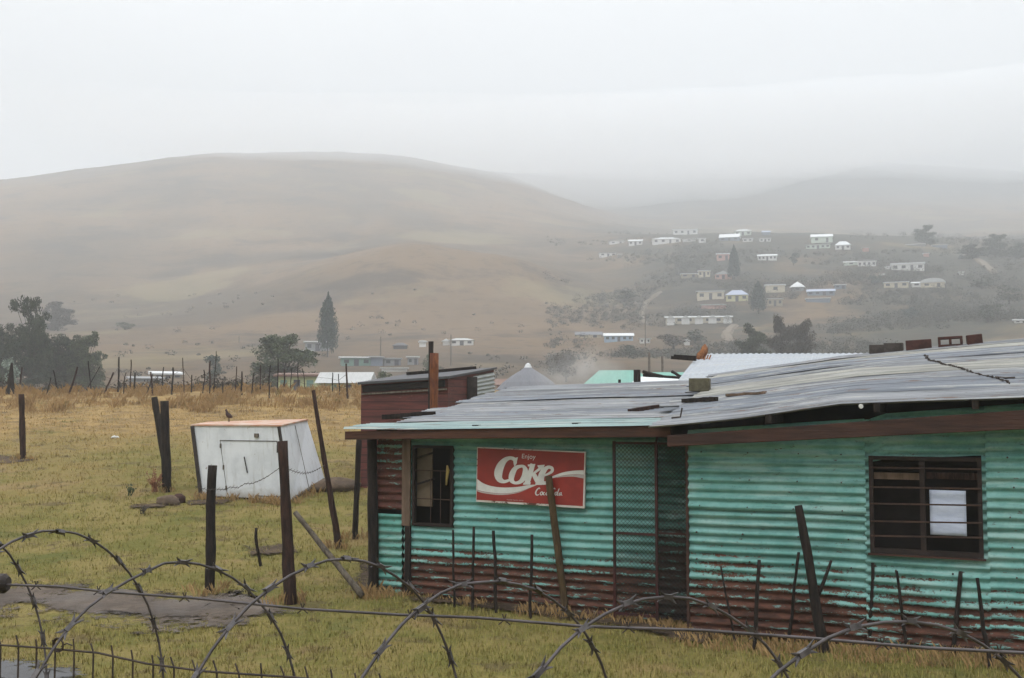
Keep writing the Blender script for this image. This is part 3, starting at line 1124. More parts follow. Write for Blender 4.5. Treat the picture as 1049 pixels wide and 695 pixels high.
mb.box((cx_, RL - .03, v1.z - .012), (ww + .04, .08, .018))
mb.build('sill', M['beam'], wobj)
q0, q1 = L(952, 502, RL + .02), L(990.5, 549.5, RL + .02)
mb = MB()
n = 10
vs, fs = [], []
for j in range(n + 1):
    for i in range(n + 1):
        x = q0.x + (q1.x - q0.x) * i / n
        z = q0.z + (q1.z - q0.z) * j / n
        vs.append((x, RL + .02 + .008 * mnoise.noise(Vector((x * 4, z * 11, 1))), z))
for j in range(n):
    for i in range(n):
        q = j * (n + 1) + i
        fs.append((q, q + 1, q + n + 2, q + n + 1))
mb.add(vs, fs)
o = mb.build('paper_sheet', M['paper'], None, True)
o.location = O
o.rotation_euler = (0, 0, RZ)
md = o.modifiers.new('thickness', 'SOLIDIFY')
md.thickness = .002
tag(o, 'white sheet of paper fixed behind the bars of the broad window', 'paper')

# ------------------------------------------------------------------ the red sign
SLy = -.055
TLc, TRc, BRc, BLc = L(489, 458, SLy), L(600, 463, SLy), L(599, 521, SLy), L(488, 514, SLy)
sign = tag(empty('sign', O, RZ), 'red metal soft drink sign with white lettering and wave on the turquoise wall', 'sign')


def S(x, y, lift=0.0):
    """zoomed-photo sign coordinates -> local point"""
    u = (x - 127) / 768.0
    v = (y - (125 + 35 * u)) / (386 + 15 * u)
    a = TLc.lerp(TRc, u)
    b = BLc.lerp(BRc, u)
    q = a.lerp(b, v)
    return Vector((q.x, SLy - .013 - lift, q.z))


def panel(mb, pts, y0, y1):
    n = len(pts)
    vs = [(q.x, y0, q.z) for q in pts] + [(q.x, y1, q.z) for q in pts]
    fs = [tuple(range(n)), tuple(range(2 * n - 1, n - 1, -1))] + [(i, n + i, n + (i + 1) % n, (i + 1) % n) for i in range(n)]
    mb.add(vs, fs)


mb = MB()
panel(mb, [TLc, BLc, BRc, TRc], SLy - .010, SLy + .02)
mb.build('panel', M['sign_edge'], sign)


def inset(q, c, k):
    return c + (q - c) * k


cen = (TLc + TRc + BRc + BLc) / 4
r1 = [S(134, 133), S(131, 498), S(884, 545), S(889, 168)]
mb = MB()
panel(mb, r1, SLy - .013, SLy - .0102)
mb.build('face', M['sign_red'], sign)


def poly_strip(top, bot, lift):
    n = len(top)
    vs = [S(*q, lift) for q in top] + [S(*q, lift) for q in bot]
    return vs, [(i, i + 1, n + i + 1, n + i) for i in range(n - 1)]


def resample(pts, n=40, closed=False):
    P_ = np.array(pts, float)
    m_ = len(P_)
    out = []
    if closed:
        P_ = np.vstack([P_[-1], P_, P_[0], P_[1]])
    else:
        P_ = np.vstack([2 * P_[0] - P_[1], P_, 2 * P_[-1] - P_[-2]])
    segs = m_ if closed else m_ - 1
    for k in range(n + 1):
        t_ = k / n * segs
        i = min(int(t_), segs - 1)
        f = t_ - i
        p0, p1, p2, p3 = P_[i], P_[i + 1], P_[i + 2], P_[i + 3]
        out.append(.5 * ((2 * p1) + (-p0 + p2) * f + (2 * p0 - 5 * p1 + 4 * p2 - p3) * f * f + (-p0 + 3 * p1 - 3 * p2 + p3) * f ** 3))
    return np.array(out)


LIFT = [.0010]


def stroke(mb, pts, n=40, closed=False):
    """pts: (x, y, width) in zoomed-photo sign coordinates"""
    R = resample(pts, n, closed)
    LIFT[0] += .00025
    lf, rt = [], []
    m_ = len(R)
    for i in range(m_):
        if closed:
            d = R[(i + 1) % (m_ - 1)][:2] - R[(i - 1) % (m_ - 1)][:2]
        else:
            d = R[min(i + 1, m_ - 1)][:2] - R[max(i - 1, 0)][:2]
        d = d / (np.hypot(*d) + 1e-9)
        nrm = np.array([-d[1], d[0]])
        w = max(R[i][2], 1.0) / 2
        lf.append(tuple(R[i][:2] + nrm * w))
        rt.append(tuple(R[i][:2] - nrm * w))
    vs, fs = poly_strip(lf, rt, LIFT[0])
    mb.add(vs, fs)


def blob(mb, pts):
    LIFT[0] += .00025
    mb.add([S(x, y, LIFT[0]) for x, y in pts], [tuple(range(len(pts)))])


mb = MB()
tp = resample([(134, 352), (175, 380), (230, 400), (300, 411), (370, 412), (440, 407), (500, 396), (566, 392)], 40)
bt = resample([(134, 426), (170, 437), (230, 447), (300, 454), (370, 452), (440, 441), (500, 421), (568, 394)], 40)
vs, fs = poly_strip([tuple(q) for q in tp], [tuple(q) for q in bt], .0008)
mb.add(vs, fs)
mb.build('wave', M['sign_white'], sign)
mb = MB()
tp = resample([(640, 352), (690, 326), (750, 305), (820, 294), (887, 291)], 30)
bt = resample([(640, 354), (690, 343), (750, 327), (820, 320), (887, 322)], 30)
vs, fs = poly_strip([tuple(q) for q in tp], [tuple(q) for q in bt], .0008)
mb.add(vs, fs)
mb.build('wave', M['sign_white'], sign)
mb = MB()
tp = resample([(134, 428), (170, 439), (230, 449), (300, 456), (370, 454), (440, 443), (500, 423)], 40)
bt = resample([(134, 438), (170, 449), (230, 459), (300, 465), (370, 461), (440, 448), (500, 424)], 40)
vs, fs = poly_strip([tuple(q) for q in tp], [tuple(q) for q in bt], .0009)
mb.add(vs, fs)
mb.build('wave_edge', M['sign_grey'], sign)
mb = MB()
tp = resample([(700, 341), (750, 329), (820, 322), (887, 324)], 30)
bt = resample([(700, 344), (750, 338), (820, 337), (887, 349)], 30)
vs, fs = poly_strip([tuple(q) for q in tp], [tuple(q) for q in bt], .0009)
mb.add(vs, fs)
mb.build('wave_edge', M['sign_grey'], sign)
mb = MB()
# C
stroke(mb, [(402, 262, 6), (412, 238, 16), (402, 214, 26), (372, 204, 24), (336, 218, 36), (304, 258, 54), (288, 310, 60), (296, 350, 46), (326, 370, 26), (362, 362, 18), (392, 338, 8)], 60)
blob(mb, [(392, 206), (428, 198), (414, 250), (398, 252)])
# o
stroke(mb, [(450, 262, 20), (412, 276, 32), (388, 318, 42), (384, 358, 36), (408, 380, 20), (446, 372, 28), (474, 338, 40), (482, 296, 38), (472, 268, 24)], 60, True)
# k
stroke(mb, [(534, 246, 34), (516, 312, 36), (494, 388, 38)], 20)
blob(mb, [(498, 250), (552, 246), (548, 262), (500, 264)])
blob(mb, [(470, 378), (522, 376), (518, 393), (468, 393)])
stroke(mb, [(602, 266, 22), (568, 292, 18), (530, 322, 14)], 20)
blob(mb, [(566, 256), (618, 252), (612, 272), (572, 272)])
stroke(mb, [(536, 308, 26), (556, 345, 34), (580, 388, 30)], 20)
blob(mb, [(556, 378), (604, 380), (600, 395), (554, 395)])
# e
stroke(mb, [(592, 336, 10), (632, 322, 14), (668, 300, 20), (668, 276, 22), (640, 270, 24), (608, 300, 40), (594, 345, 44), (606, 378, 30), (640, 376, 18), (664, 352, 8)], 60)
# small script word on the right
sc_ = 1.0
stroke(mb, [(588, 424, 4), (582, 416, 7), (566, 430, 9), (558, 452, 10), (566, 466, 8), (582, 462, 5)], 30)
stroke(mb, [(598, 444, 6), (590, 456, 8), (596, 466, 6), (606, 458, 7), (606, 446, 6)], 24, True)
stroke(mb, [(622, 446, 4), (614, 450, 7), (612, 462, 7), (622, 466, 5)], 20)
stroke(mb, [(640, 446, 5), (630, 456, 7), (634, 466, 6), (644, 456, 6), (646, 444, 6), (646, 462, 6), (654, 466, 4)], 24)
stroke(mb, [(652, 452, 5), (664, 450, 5)], 6)
stroke(mb, [(694, 426, 4), (688, 418, 7), (674, 432, 9), (668, 454, 10), (676, 468, 8), (690, 464, 5)], 30)
stroke(mb, [(700, 446, 6), (692, 456, 7), (697, 467, 6), (706, 459, 7), (707, 447, 6)], 24, True)
stroke(mb, [(722, 420, 5), (712, 448, 7), (710, 466, 7), (718, 468, 4)], 16)
stroke(mb, [(732, 448, 5), (722, 458, 7), (726, 468, 6), (735, 458, 6), (737, 446, 6), (737, 464, 6), (744, 468, 4)], 24)
mb.build('lettering', M['sign_white'], sign)


def text_mesh(body, x0, y0, x1, hgt, name, parent, mat):
    cu = bpy.data.curves.new('tmp_text', 'FONT')
    cu.body = body
    to = bpy.data.objects.new('tmp_text', cu)
    COL.objects.link(to)
    dg = bpy.context.evaluated_depsgraph_get()
    me = bpy.data.meshes.new_from_object(to.evaluated_get(dg))
    bpy.data.objects.remove(to)
    xs = [v.co.x for v in me.vertices]
    ys = [v.co.y for v in me.vertices]
    mx, Mx, = min(xs), max(xs)
    for v in me.vertices:
        X = x0 + (v.co.x - mx) / (Mx - mx) * (x1 - x0)
        Yp = y0 - v.co.y / .73 * hgt
        Yp += (X - x0) * .055
        q = S(X + (y0 - Yp) * .06, Yp, .0012)
        v.co = q
    me.materials.append(mat)
    me.name = name
    o = bpy.data.objects.new(name, me)
    COL.objects.link(o)
    o.parent = parent
    return o


text_mesh('Enjoy', 455, 206, 552, 34, 'lettering', sign, M['sign_white'])
text_mesh('TRADE MARK REGD', 350, 502, 472, 7, 'lettering', sign, M['sign_grey'])

# ------------------------------------------------------------------ stakes and posts round the shacks
stake_grp = 'wooden stakes in front of the shacks'


def stake(px, py0, py1, mat, r0, r1, label, l=None, cat='stake', name='stake', group=stake_grp, lean=0.0, top=None, fork=None, bend=.03, kink=None):
    """post whose foot is at pixel (px,py1) and whose head shows at (top or px, py0)"""
    g = gp(px, py1)
    tpx = top if top is not None else px
    h = at(tpx, py0, g.y + lean)
    if px > 440:            # beside the walls: keep the stake parallel to the wall
        h = to_world(L(tpx, py0, (g - O).dot(mvec) - (.16 if name == 'pole' else .03)))
    v = h - g
    fk = fork(v) if fork else None
    mb_o = pole(name, mat, (0, 0, -.15), v, r0, r1, None, bend=bend, fork=fk)
    mb_o.location = g
    tag(mb_o, label, cat, group)
    return mb_o


stake(464, 543, 622, M['wood_dark'], .017, .014, 'thin dark stake below the small barred window', top=463)
stake(484, 540, 626, M['wood_dark'], .020, .016, 'thin straight dark stake below the left end of the red sign', top=485.5)
stake(513, 544, 628, M['wood_dark'], .022, .018, 'dark stake bent near its top below the red sign', top=507, bend=.05)
stake(545, 548, 634, M['wood_dark'], .020, .017, 'thin dark stake between the bent stake and the thick olive pole', top=545.5)
stake(581, 488, 627, M['wood_olive'], .050, .042, 'thick olive brown pole leaning in front of the red sign', cat='pole', name='pole', group=None, top=562, bend=.012)
stake(754, 580, 662, M['wood_dark'], .014, .010, 'very thin dark twig stake leaning by the gate end of the broad shack', top=738)
stake(770, 574, 666, M['wood_dark'], .023, .019, 'dark stake curving right at its top, right of the thinnest twig', top=777, bend=.03)
stake(803, 566, 660, M['wood_dark'], .020, .015, 'slim dark stake crossing behind the thick forked branch', top=818)
stake(846, 518, 668, M['wood_dark'], .060, .040, 'thick dark forked branch post between the twig stakes', cat='post', name='post', group=None, top=817, bend=.02,
      fork=lambda v: [(.45, Vector((.17, .0, .42)), .022)])
stake(888, 577, 662, M['wood_dark'], .021, .017, 'dark upright stake under the left edge of the broad window', top=893)
stake(929, 585, 668, M['wood_dark'], .018, .014, 'thin dark stake leaning left under the middle of the broad window', top=917)
stake(974, 586, 670, M['wood_dark'], .024, .021, 'sturdier dark stake leaning right below the white paper sheet', top=984)
stake(1012, 592, 684, M['wood_dark'], .022, .017, 'dark stake leaning left, last one before the right border', top=999, bend=.05)

post_grp = 'old fence posts in the field'
stake(216, 477, 606, M['wood_dark'], .066, .060, 'dark round post standing on the grass in front of the white booth', name='fence_post', cat='post', group=post_grp, top=219)
o = stake(298, 452, 619, M['wood_brown'], .078, .062, 'tall reddish brown post with dark charred top beside the muddy path', name='fence_post', cat='post', group=post_grp, top=289, bend=.012)
stake(24, 404, 471, M['wood_brown'], .075, .070, 'lone dark post standing out in the open field by the far fence', name='fence_post', cat='post', group=post_grp, top=22, bend=.01)
stake(171, 411, 504, M['wood_dark'], .098, .088, 'thick dark upright post of the close pair in the field', name='fence_post', cat='post', group=post_grp, top=168.5, bend=.008)
stake(173, 407, 490, M['wood_dark'], .085, .070, 'dark post slanting against the upright one of the pair', name='fence_post', cat='post', group=post_grp, top=158, bend=.01)
stake(349, 400, 562, M['wood_brown'], .055, .030, 'long crooked leaning pole with forked tip beside the white booth', name='pole', cat='pole', group=None, top=321, bend=.05,
      fork=lambda v: [(.7, Vector((-.10, .05, .42)), .02)])
stake(363, 446, 552, M['wood_dark'], .050, .045, 'dark roof prop just left of the low shack corner', name='post', cat='post', group=None, top=368, bend=.015)
stake(269, 541, 580, M['wood_dark'], .025, .020, 'short stub stake in the grass beside the tall reddish post', name='stake', group=None, top=263)
# leaning log from the tall post down to the shack corner
g0, g1 = at(302, 525, 14.0), gp(371, 614)
o = pole('log', M['wood_grey'], (0, 0, .04), g0 - g1, .042, .032, None, bend=.01)
o.location = g1
tag(o, 'grey slanting log propped against the tall reddish brown post', 'log')

# wire on the old posts in front of the booth
P1, P2 = gp(216, 606), gp(298, 619)
a0, a1, a2 = at(200, 500, P1.y), at(290, 478, P2.y), at(332, 477, P2.y + 2.5)
pts = []
for k in range(13):
    t_ = k / 12
    q = a0.lerp(a1, t_)
    q.z -= .12 * math.sin(math.pi * t_) + .02 * random.uniform(-1, 1)
    pts.append(q)
for k in range(1, 9):
    t_ = k / 8
    q = a1.lerp(a2, t_)
    q.z -= .10 * math.sin(math.pi * t_)
    pts.append(q)
mb = MB()
mb.tube(pts, .0038, 5)
for i in range(0, len(pts) - 1):
    for t_ in (.25, .75):
        q = pts[i].lerp(pts[i + 1], t_)
        mb.bar(q + Vector((-.02, 0, -.02)), q + Vector((.02, 0, .02)), .004, .004)
tag(mb.build('barbed_wire', M['wire_dark']), 'loose dark barbed wire sagging across the white booth between old posts', 'wire')

# ------------------------------------------------------------------ white booth
kf = gp(250, 512)
KY = kf.y
booth = tag(empty('booth', kf), 'white leaning booth with slanted end wall and orange weathered top in the field', 'booth')


def K(px, py, Y):
    return at(px, py, Y) - kf


dl, dr_, db = KY + .35, KY - .25, KY + 1.9
b = [K(206, 509, dl), K(299, 513.5, dr_), K(333, 492, db), K(243, 490, db + .5)]
tt = [K(197, 436.5, dl), K(287.5, 437, dr_), K(314.5, 430.8, db), K(214, 433.6, db + .5)]
wallm = MB()
wallm.hexa(b, tt)
wallm.build('wall', M['kiosk_white'], booth)


def on_face(u, v, off=.012, side=0):
    i, j = ((0, 1), (1, 2))[side]
    p_ = b[i].lerp(b[j], u).lerp(tt[i].lerp(tt[j], u), v)
    nrm = (b[j] - b[i]).cross(tt[i] - b[i]).normalized()
    return p_ + nrm * off


def ledge(a, c, w, h, name, mat):
    mb = MB()
    mb.bar(a, c, w, h)
    return mb.build(name, mat, booth)


ledge(on_face(.005, 0), on_face(.005, 1), .07, .07, 'edge_trim', M['kiosk_dark'])
ledge(on_face(.985, .55), on_face(.985, 1), .06, .06, 'edge_trim', M['kiosk_dark'])
ledge(on_face(.02, .0), on_face(.98, .0), .05, .05, 'bottom_rail', M['wood_brown'])
ledge(on_face(.02, .02, .012, 1), on_face(.98, .02, .012, 1), .05, .05, 'bottom_rail', M['wood_grey'])
# roof slab with overhang
topc = (tt[0] + tt[1] + tt[2] + tt[3]) / 4
t0 = [topc + (q - topc) * 1.025 + Vector((0, 0, .0)) for q in tt]
t1 = [q + Vector((0, 0, .03)) for q in t0]
mb = MB()
mb.hexa(t0, t1)
mb.build('top', M['kiosk_top'], booth)
# serving hatch: panel edges and latch
mb = MB()
for a, c in (((.30, .80), (.66, .80)), ((.66, .80), (.935, .80)), ((.935, .80), (.935, .05)), ((.62, .05), (.935, .05))):
    mb.bar(on_face(*a, .006), on_face(*c, .006), .012, .014)
mb.build('hatch_edge', M['kiosk_dark'], booth)
mb = MB()
mb.bar(on_face(.56, .36, .012), on_face(.55, .58, .012), .018, .03)
mb.build('handle', M['kiosk_dark'], booth)
for q in (.12, .5, .9):
    mb = MB()
    mb.box(on_face(.30, .05 + .75 * q, .012), (.03, .02, .09))
    mb.build('hinge', M['wood_grey'], booth)
mb = MB()
mb.bar(on_face(.30, .80, .004), on_face(.30, .05, .004), .008, .010)
mb.build('panel_joint', M['wood_grey'], booth)
mb = MB()
mb.bar(on_face(.5, .03, .004, 1), on_face(.5, .97, .004, 1), .010, .010)
mb.build('panel_joint', M['wood_grey'], booth)
mb = MB()
mb.bar(on_face(.70, .875, .02), on_face(.745, .875, .02), .03, .08)
mb.build('vent', M['wood_grey'], booth)
mb = MB()
mb.box(on_face(.94, .70, .02), (.05, .03, .16))
mb.build('latch', M['kiosk_dark'], booth)
# bird on the booth
bp_ = at(234.5, 431, KY + .9)
mb = MB()
mb.tube([Vector((-.10, 0, .10)), Vector((-.05, 0, .115)), Vector((0, 0, .13)), Vector((.05, 0, .17)), Vector((.07, 0, .225)), Vector((.085, 0, .25)), Vector((.12, 0, .245))], [.008, .035, .05, .04, .022, .024, .005], 10)
mb.tube([Vector((0, -.015, .1)), Vector((.005, -.015, .0))], .006, 5)
mb.tube([Vector((0, .015, .1)), Vector((.005, .015, .0))], .006, 5)
o = mb.build('bird', M['bird'], None, True)
o.location = bp_ - Vector((0, 0, .03))
o.rotation_euler = (0, 0, rad(150))
tag(o, 'small dark bird perched on top of the white booth', 'bird')

# rocks / logs / plant by the pair of posts


def rock(name, px, py, size, mat, label, cat, seed, group=None):
    g = gp(px, py)
    import bmesh
    bm = bmesh.new()
    bmesh.ops.create_icosphere(bm, subdivisions=3, radius=1)
    for v in bm.verts:
        n_ = mnoise.fractal(v.co * 1.3 + Vector((seed, 0, 0)), 1, 2, 4)
        v.co *= 1 + .28 * n_
        v.co.x *= size[0]
        v.co.y *= size[1]
        v.co.z *= size[2]
    me = bpy.data.meshes.new(name)
    bm.to_mesh(me)
    bm.free()
    me.polygons.foreach_set('use_smooth', [True] * len(me.polygons))
    me.materials.append(mat)
    o = bpy.data.objects.new(name, me)
    COL.objects.link(o)
    o.location = g + Vector((0, 0, size[2] * .5))
    return tag(o, label, cat, group)


rock('rock', 172, 517, (.24, .17, .12), M['rock'], 'greyish brown rock on the grass at the foot of the post pair', 'rock', 3)
rock('rock', 183, 515, (.13, .12, .11), M['stump'], 'round dark red rock touching the greyish brown rock', 'rock', 8)
rock('dirt_mound', 344, 502, (.5, .35, .16), M['rock'], 'heap of brown soil behind the crooked leaning pole', 'mound', 19)


def dry_plant(px, py, n, h, label, mat, spread=.5):
    g = gp(px, py)
    mb = MB()
    for i in range(n):
        a = random.uniform(0, 2 * math.pi)
        l_ = random.uniform(.4, 1) * h
        e = Vector((math.cos(a) * spread * random.random(), math.sin(a) * spread * .6 * random.random(), 1)).normalized() * l_
        m_ = e * .5 + Vector((random.uniform(-.04, .04), 0, .02))
        mb.tube([Vector((random.uniform(-.05, .05), random.uniform(-.05, .05), -.03)), m_, e], [.010, .008, .004], 5)
        for k in range(5):
            q = m_.lerp(e, random.random()) + Vector((random.uniform(-.03, .03), random.uniform(-.03, .03), random.uniform(-.02, .02)))
            s_ = random.uniform(.02, .05)
            mb.add([q, q + Vector((s_, 0, s_ * .4)), q + Vector((s_ * .5, s_ * .5, s_))], [(0, 1, 2)])
    o = mb.build('dry_plant', mat)
    o.location = g
    return tag(o, label, 'plant')


dry_plant(159, 504, 22, .52, 'reddish dry plant at the foot of the post pair', M['plant_red'], .9)
dry_plant(133, 508, 12, .26, 'small dark weed left of the reddish dry plant', M['leaf_mid'], .9)
dry_plant(146, 527, 7, .16, 'tiny dark weed on the grass below the rocks', M['leaf_dry'], .9)

# ------------------------------------------------------------------ things lying on the roofs


def on_roof(px, py, which, lo=-.9, hi=4.7):
    """roof point seen at a pixel: march the ray over the roof surface"""
    f = lz if which == 'left' else rz_
    best = None
    for k in range(400):
        l_ = lo + (hi - lo) * k / 399
        q = L(px, py, l_)
        g = q.z - f(q.x, l_)
        if best is None or abs(g) < best[0]:
            best = (abs(g), q)
    q = best[1]
    return Vector((q.x, q.y, f(q.x, q.y)))


def roof_box(name, px, py, size, which, mat, label, cat, group=None, rz=0.0, holes=0, tilt=0.0, q=None):
    q = q or on_roof(px, py, which)
    e = empty(name, to_world(q), RZ + rz) if False else None
    mb = MB()
    sx_, sy_, sz_ = size
    if holes:
        t_ = .036
        mb.box((0, 0, t_ / 2), (sx_, sy_, t_))
        mb.box((0, 0, sz_ - t_ / 2), (sx_, sy_, t_))
        for k in range(holes + 1):
            x = -sx_ / 2 + t_ / 2 + (sx_ - t_) * k / holes
            mb.box((x, 0, sz_ / 2), (t_, sy_, sz_ - 2 * t_ - .002))
    else:
        mb.box((0, 0, sz_ / 2), size)
    o = mb.build(name, mat)
    o.location = to_world(q) + Vector((0, 0, .012))
    o.rotation_euler = (0, tilt, RZ + rz)
    bevel(o, .008)
    return tag(o, label, cat, group)


bg = 'bricks along the top of the broad roof'


def ridge_q(px, off=0.0):
    l_ = 3.9 + off
    q = L(px, 360, l_)
    return Vector((q.x, l_, rz_(q.x, l_)))


roof_box('brick', 0, 0, (.22, .12, .125), 'right', M['brick_grey'], 'grey brown brick at the left end of the roof bricks, butting the next one', 'brick', bg, .02, 0, 0, ridge_q(899))
roof_box('brick', 0, 0, (.26, .12, .13), 'right', M['brick_grey'], 'grey brown brick second from the left on the broad roof, with a scrap on top', 'brick', bg, .0, 0, 0, ridge_q(915.5))
roof_box('brick', 0, 0, (.34, .13, .14), 'right', M['brick'], 'longest dark red brick on the roof with the chain starting below it', 'brick', bg, .05, 0, -.05, ridge_q(941.5))
roof_box('brick', 0, 0, (.32, .12, .145), 'right', M['brick'], 'hollow dark red brick on the roof showing two holes', 'brick', bg, .03, 2, -.04, ridge_q(974))
roof_box('brick', 0, 0, (.20, .12, .14), 'right', M['brick'], 'short solid dark red brick right of the hollow brick', 'brick', bg, .1, 0, -.1, ridge_q(999))
q = ridge_q(717)
ql = L(717, 402, 3.3)
qz = on_roof(717, 402, 'right', .5, 4.0)
roof_box('block', 0, 0, (.26, .19, .17), 'right', M['block'], 'olive grey concrete block where the two roofs meet', 'block', None, .1, 0, 0, qz)


def roof_bar(name, pa, pb, which, w, h, mat, label, cat, lift=.03, lo=-.9, hi=4.7):
    qa, qb = on_roof(*pa, which, lo, hi), on_roof(*pb, which, lo, hi)
    a_, b_ = to_world(qa), to_world(qb)
    mb = MB()
    n = 6
    pts = [Vector((0, 0, lift)) + (b_ - a_) * (k / n) + Vector((0, 0, .006 * random.uniform(-1, 1))) for k in range(n + 1)]
    for k in range(n):
        mb.bar(pts[k], pts[k + 1] + (pts[k + 1] - pts[k]) * .02, w * random.uniform(.92, 1.05), h * random.uniform(.92, 1.08))
    o = mb.build(name, mat)
    o.location = a_
    return tag(o, label, cat)


roof_bar('plank', (391, 430), (446, 426), 'left', .10, .07, M['wood_dark'], 'dark charred plank lying along the left end of the low roof', 'plank')
roof_bar('plank', (645, 424), (705, 414), 'left', .07, .05, M['wood_brown'], 'long reddish brown plank lying on the low roof near the block', 'plank')
roof_bar('plank', (700, 415), (734, 413.5), 'right', .07, .05, M['wood_dark'], 'short dark plank end lying on the roof join below the block', 'plank', .05)
roof_bar('plank', (745, 408), (784, 405), 'right', .09, .03, M['board_tan'], 'tan broken board lying on the broad roof right of the block', 'plank', .03)
# bent metal hook on the sheet end
qa = on_roof(688, 431, 'right')
qb = on_roof(697, 430, 'right')
wa, wb = to_world(qa), to_world(qb)
mb = MB()
mb.tube([Vector((0, 0, .03)), (wb - wa) + Vector((0, 0, .03)), (wb - wa) + Vector((.02, 0, .13))], .010, 6)
o = mb.build('hook', M['wire_dark'])
o.location = wa
tag(o, 'bent metal hook on the low corner of the broad roof', 'hook')
# rusty chain across the right roof
cpts = [(946, 366), (952, 371), (966, 375), (982, 379), (994, 383), (1006, 386), (1018, 389), (1026, 392), (1036, 396)]
W = [to_world(on_roof(a, b_, 'right')) + Vector((0, 0, .02)) for a, b_ in cpts]
mb = MB()
base = W[0].copy()
tot = []
for i in range(len(W) - 1):
    n = max(2, int((W[i + 1] - W[i]).length / .05))
    for k in range(n):
        tot.append(W[i].lerp(W[i + 1], k / n) - base + Vector((random.uniform(-.01, .01), random.uniform(-.06, .06), random.uniform(0, .012))))
for i in range(len(tot) - 1):
    d = tot[i + 1] - tot[i]
    mb.bar(tot[i] - d * .1, tot[i + 1] + d * .1, .010 + .012 * (i % 2), .022 - .012 * (i % 2))
o = mb.build('chain', M['wire_dark'])
o.location = base
tag(o, 'rusty dark chain trailing down the broad roof from the bricks', 'chain')
cp2 = [(1020, 388.5), (1030, 389.5), (1040, 389)]
W = [to_world(on_roof(a, b_, 'right')) + Vector((0, 0, .02)) for a, b_ in cp2]
mb = MB()
mb.tube([w_ - W[0] for w_ in W], .012, 6)
o = mb.build('twig', M['wire_dark'])
o.location = W[0]
tag(o, 'thin dark twig lying beside the chain on the broad roof', 'twig')
q = to_world(L(882, 416.5, FR - .01))
mb = MB()
mb.tube([Vector((0, -.01, 0)), Vector((0, .004, 0))], [.022, .024], 12)
o = mb.build('disc', M['sign_white'])
o.location = q
tag(o, 'small round white disc under the eave of the broad roof', 'disc')

# ------------------------------------------------------------------ sheds right behind


def shed(name, label, pts_b, pts_t, mat_wall, mat_roof, over=.15, th=.05):
    """pts_b/pts_t: four world corners front-left, front-right, back-right, back-left"""
    loc = Vector(pts_b[0])
    e = tag(empty(name, loc), label, 'shed')
    B_ = [Vector(q) - loc for q in pts_b]
    T2 = [Vector(q) - loc for q in pts_t]
    mb = MB()
    mb.hexa(B_, T2)
    mb.build('wall', mat_wall, e)
    c = sum(T2, Vector()) / 4
    r0 = [c + (q - c) * (1 + over) + Vector((0, 0, .004)) for q in T2]
    r1_ = [q + Vector((0, 0, th)) for q in r0]
    mb = MB()
    mb.hexa(r0, r1_)
    mb.build('roof', mat_roof, e)
    return e, B_, T2


# dark red shed
Yr = 23.0
fl, fr = at(370, 394, Yr), at(459, 388, Yr - .6)
br_, bl = at(506, 379, Yr + 2.6), at(420, 385, Yr + 3.2)
gb = [Vector((q.x, q.y, height(q.x, q.y) - .1)) for q in (fl, fr, br_, bl)]
e, B_, T2 = shed('shed', 'dark red shed with a black gap under its slanting roof, behind the low roof', gb, [fl, fr, br_, bl], M['shed_red'], M['r_dark'], .05, .05)
loc = Vector(gb[0])
# black opening strip below the roof, pale rail, side cladding
mb = MB()
n_f = (fr - fl).cross(Vector((0, 0, 1))).normalized()
mb.bar(fl - loc + n_f * .02 + Vector((.04, 0, -.10)), fr - loc + n_f * .02 + Vector((-.06, 0, -.10)), .03, .14)
mb.build('opening', M['dark'], e)
mb = MB()
mb.bar(fl - loc + n_f * .03 + Vector((.02, 0, -.21)), fr - loc + n_f * .03 + Vector((-.02, 0, -.22)), .04, .035)
mb.build('rail', M['wood_grey'], e)
n_s = (br_ - fr).cross(Vector((0, 0, 1))).normalized()
fr_l, br_l = fr - loc, br_ - loc
mb = MB()
a0 = fr_l.lerp(br_l, .50) + n_s * .03
a1 = fr_l.lerp(br_l, .985) + n_s * .03
zlo = min(a0.z, a1.z) - 1.6
nz = 120
vs, fs = [], []
for j in range(nz + 1):
    t_ = j / nz
    o_ = n_s * (.018 * math.sin(t_ * 2 * math.pi * 18))
    vs += [Vector((a0.x, a0.y, zlo + (a0.z - .05 - zlo) * t_)) + o_, Vector((a1.x, a1.y, zlo + (a1.z - .05 - zlo) * t_)) + o_]
for j in range(nz):
    fs.append((2 * j, 2 * j + 1, 2 * j + 3, 2 * j + 2))
mb.add(vs, fs)
mb.build('side_cladding', M['shed_grey'], e, True)
mb = MB()
a0 = fr_l.lerp(br_l, .40) + n_s * .06
mb.box(a0 + Vector((0, 0, -.75)), (.30, .10, 1.4))
mb.build('door_post', M['kiosk_dark'], e)
mb = MB()
a0 = fr_l.lerp(br_l, .02) + n_s * .025
a1 = fr_l.lerp(br_l, .33) + n_s * .025
mb.bar(Vector((a0.x, a0.y, a0.z - 1.0)), Vector((a1.x, a1.y, a1.z - 1.0)), .02, .18)
mb.build('patch', M['shed_grey'], e)
# loose dark plank lying on the red shed roof
pa, pb = at(417, 383, Yr + 1.8), at(487, 377, Yr + 2.6)
mb = MB()
mb.bar(Vector((0, 0, 0)), pb - pa, .10, .07)
o = mb.build('plank', M['wood_dark'])
o.location = pa
tag(o, 'dark plank lying across the roof of the dark red shed', 'plank')
# tall posts by it
for (px, py0, py1, mat, r, tp_, lab) in ((444, 362, 425, M['wood_orange'], .085, 444.5, 'orange rusty pole standing behind the low roof'),
                                         (441, 350, 425, M['wood_dark'], .05, 441.5, 'thin dark pole beside the orange rusty pole')):
    h_, g = at(tp_, py0, 20.5), at(px, py1, 20.5)
    g.z = height(g.x, g.y) - .1
    o = pole('pole', mat, (0, 0, 0), h_ - g, r, r, None, bend=.006)
    o.location = g
    tag(o, lab, 'pole')

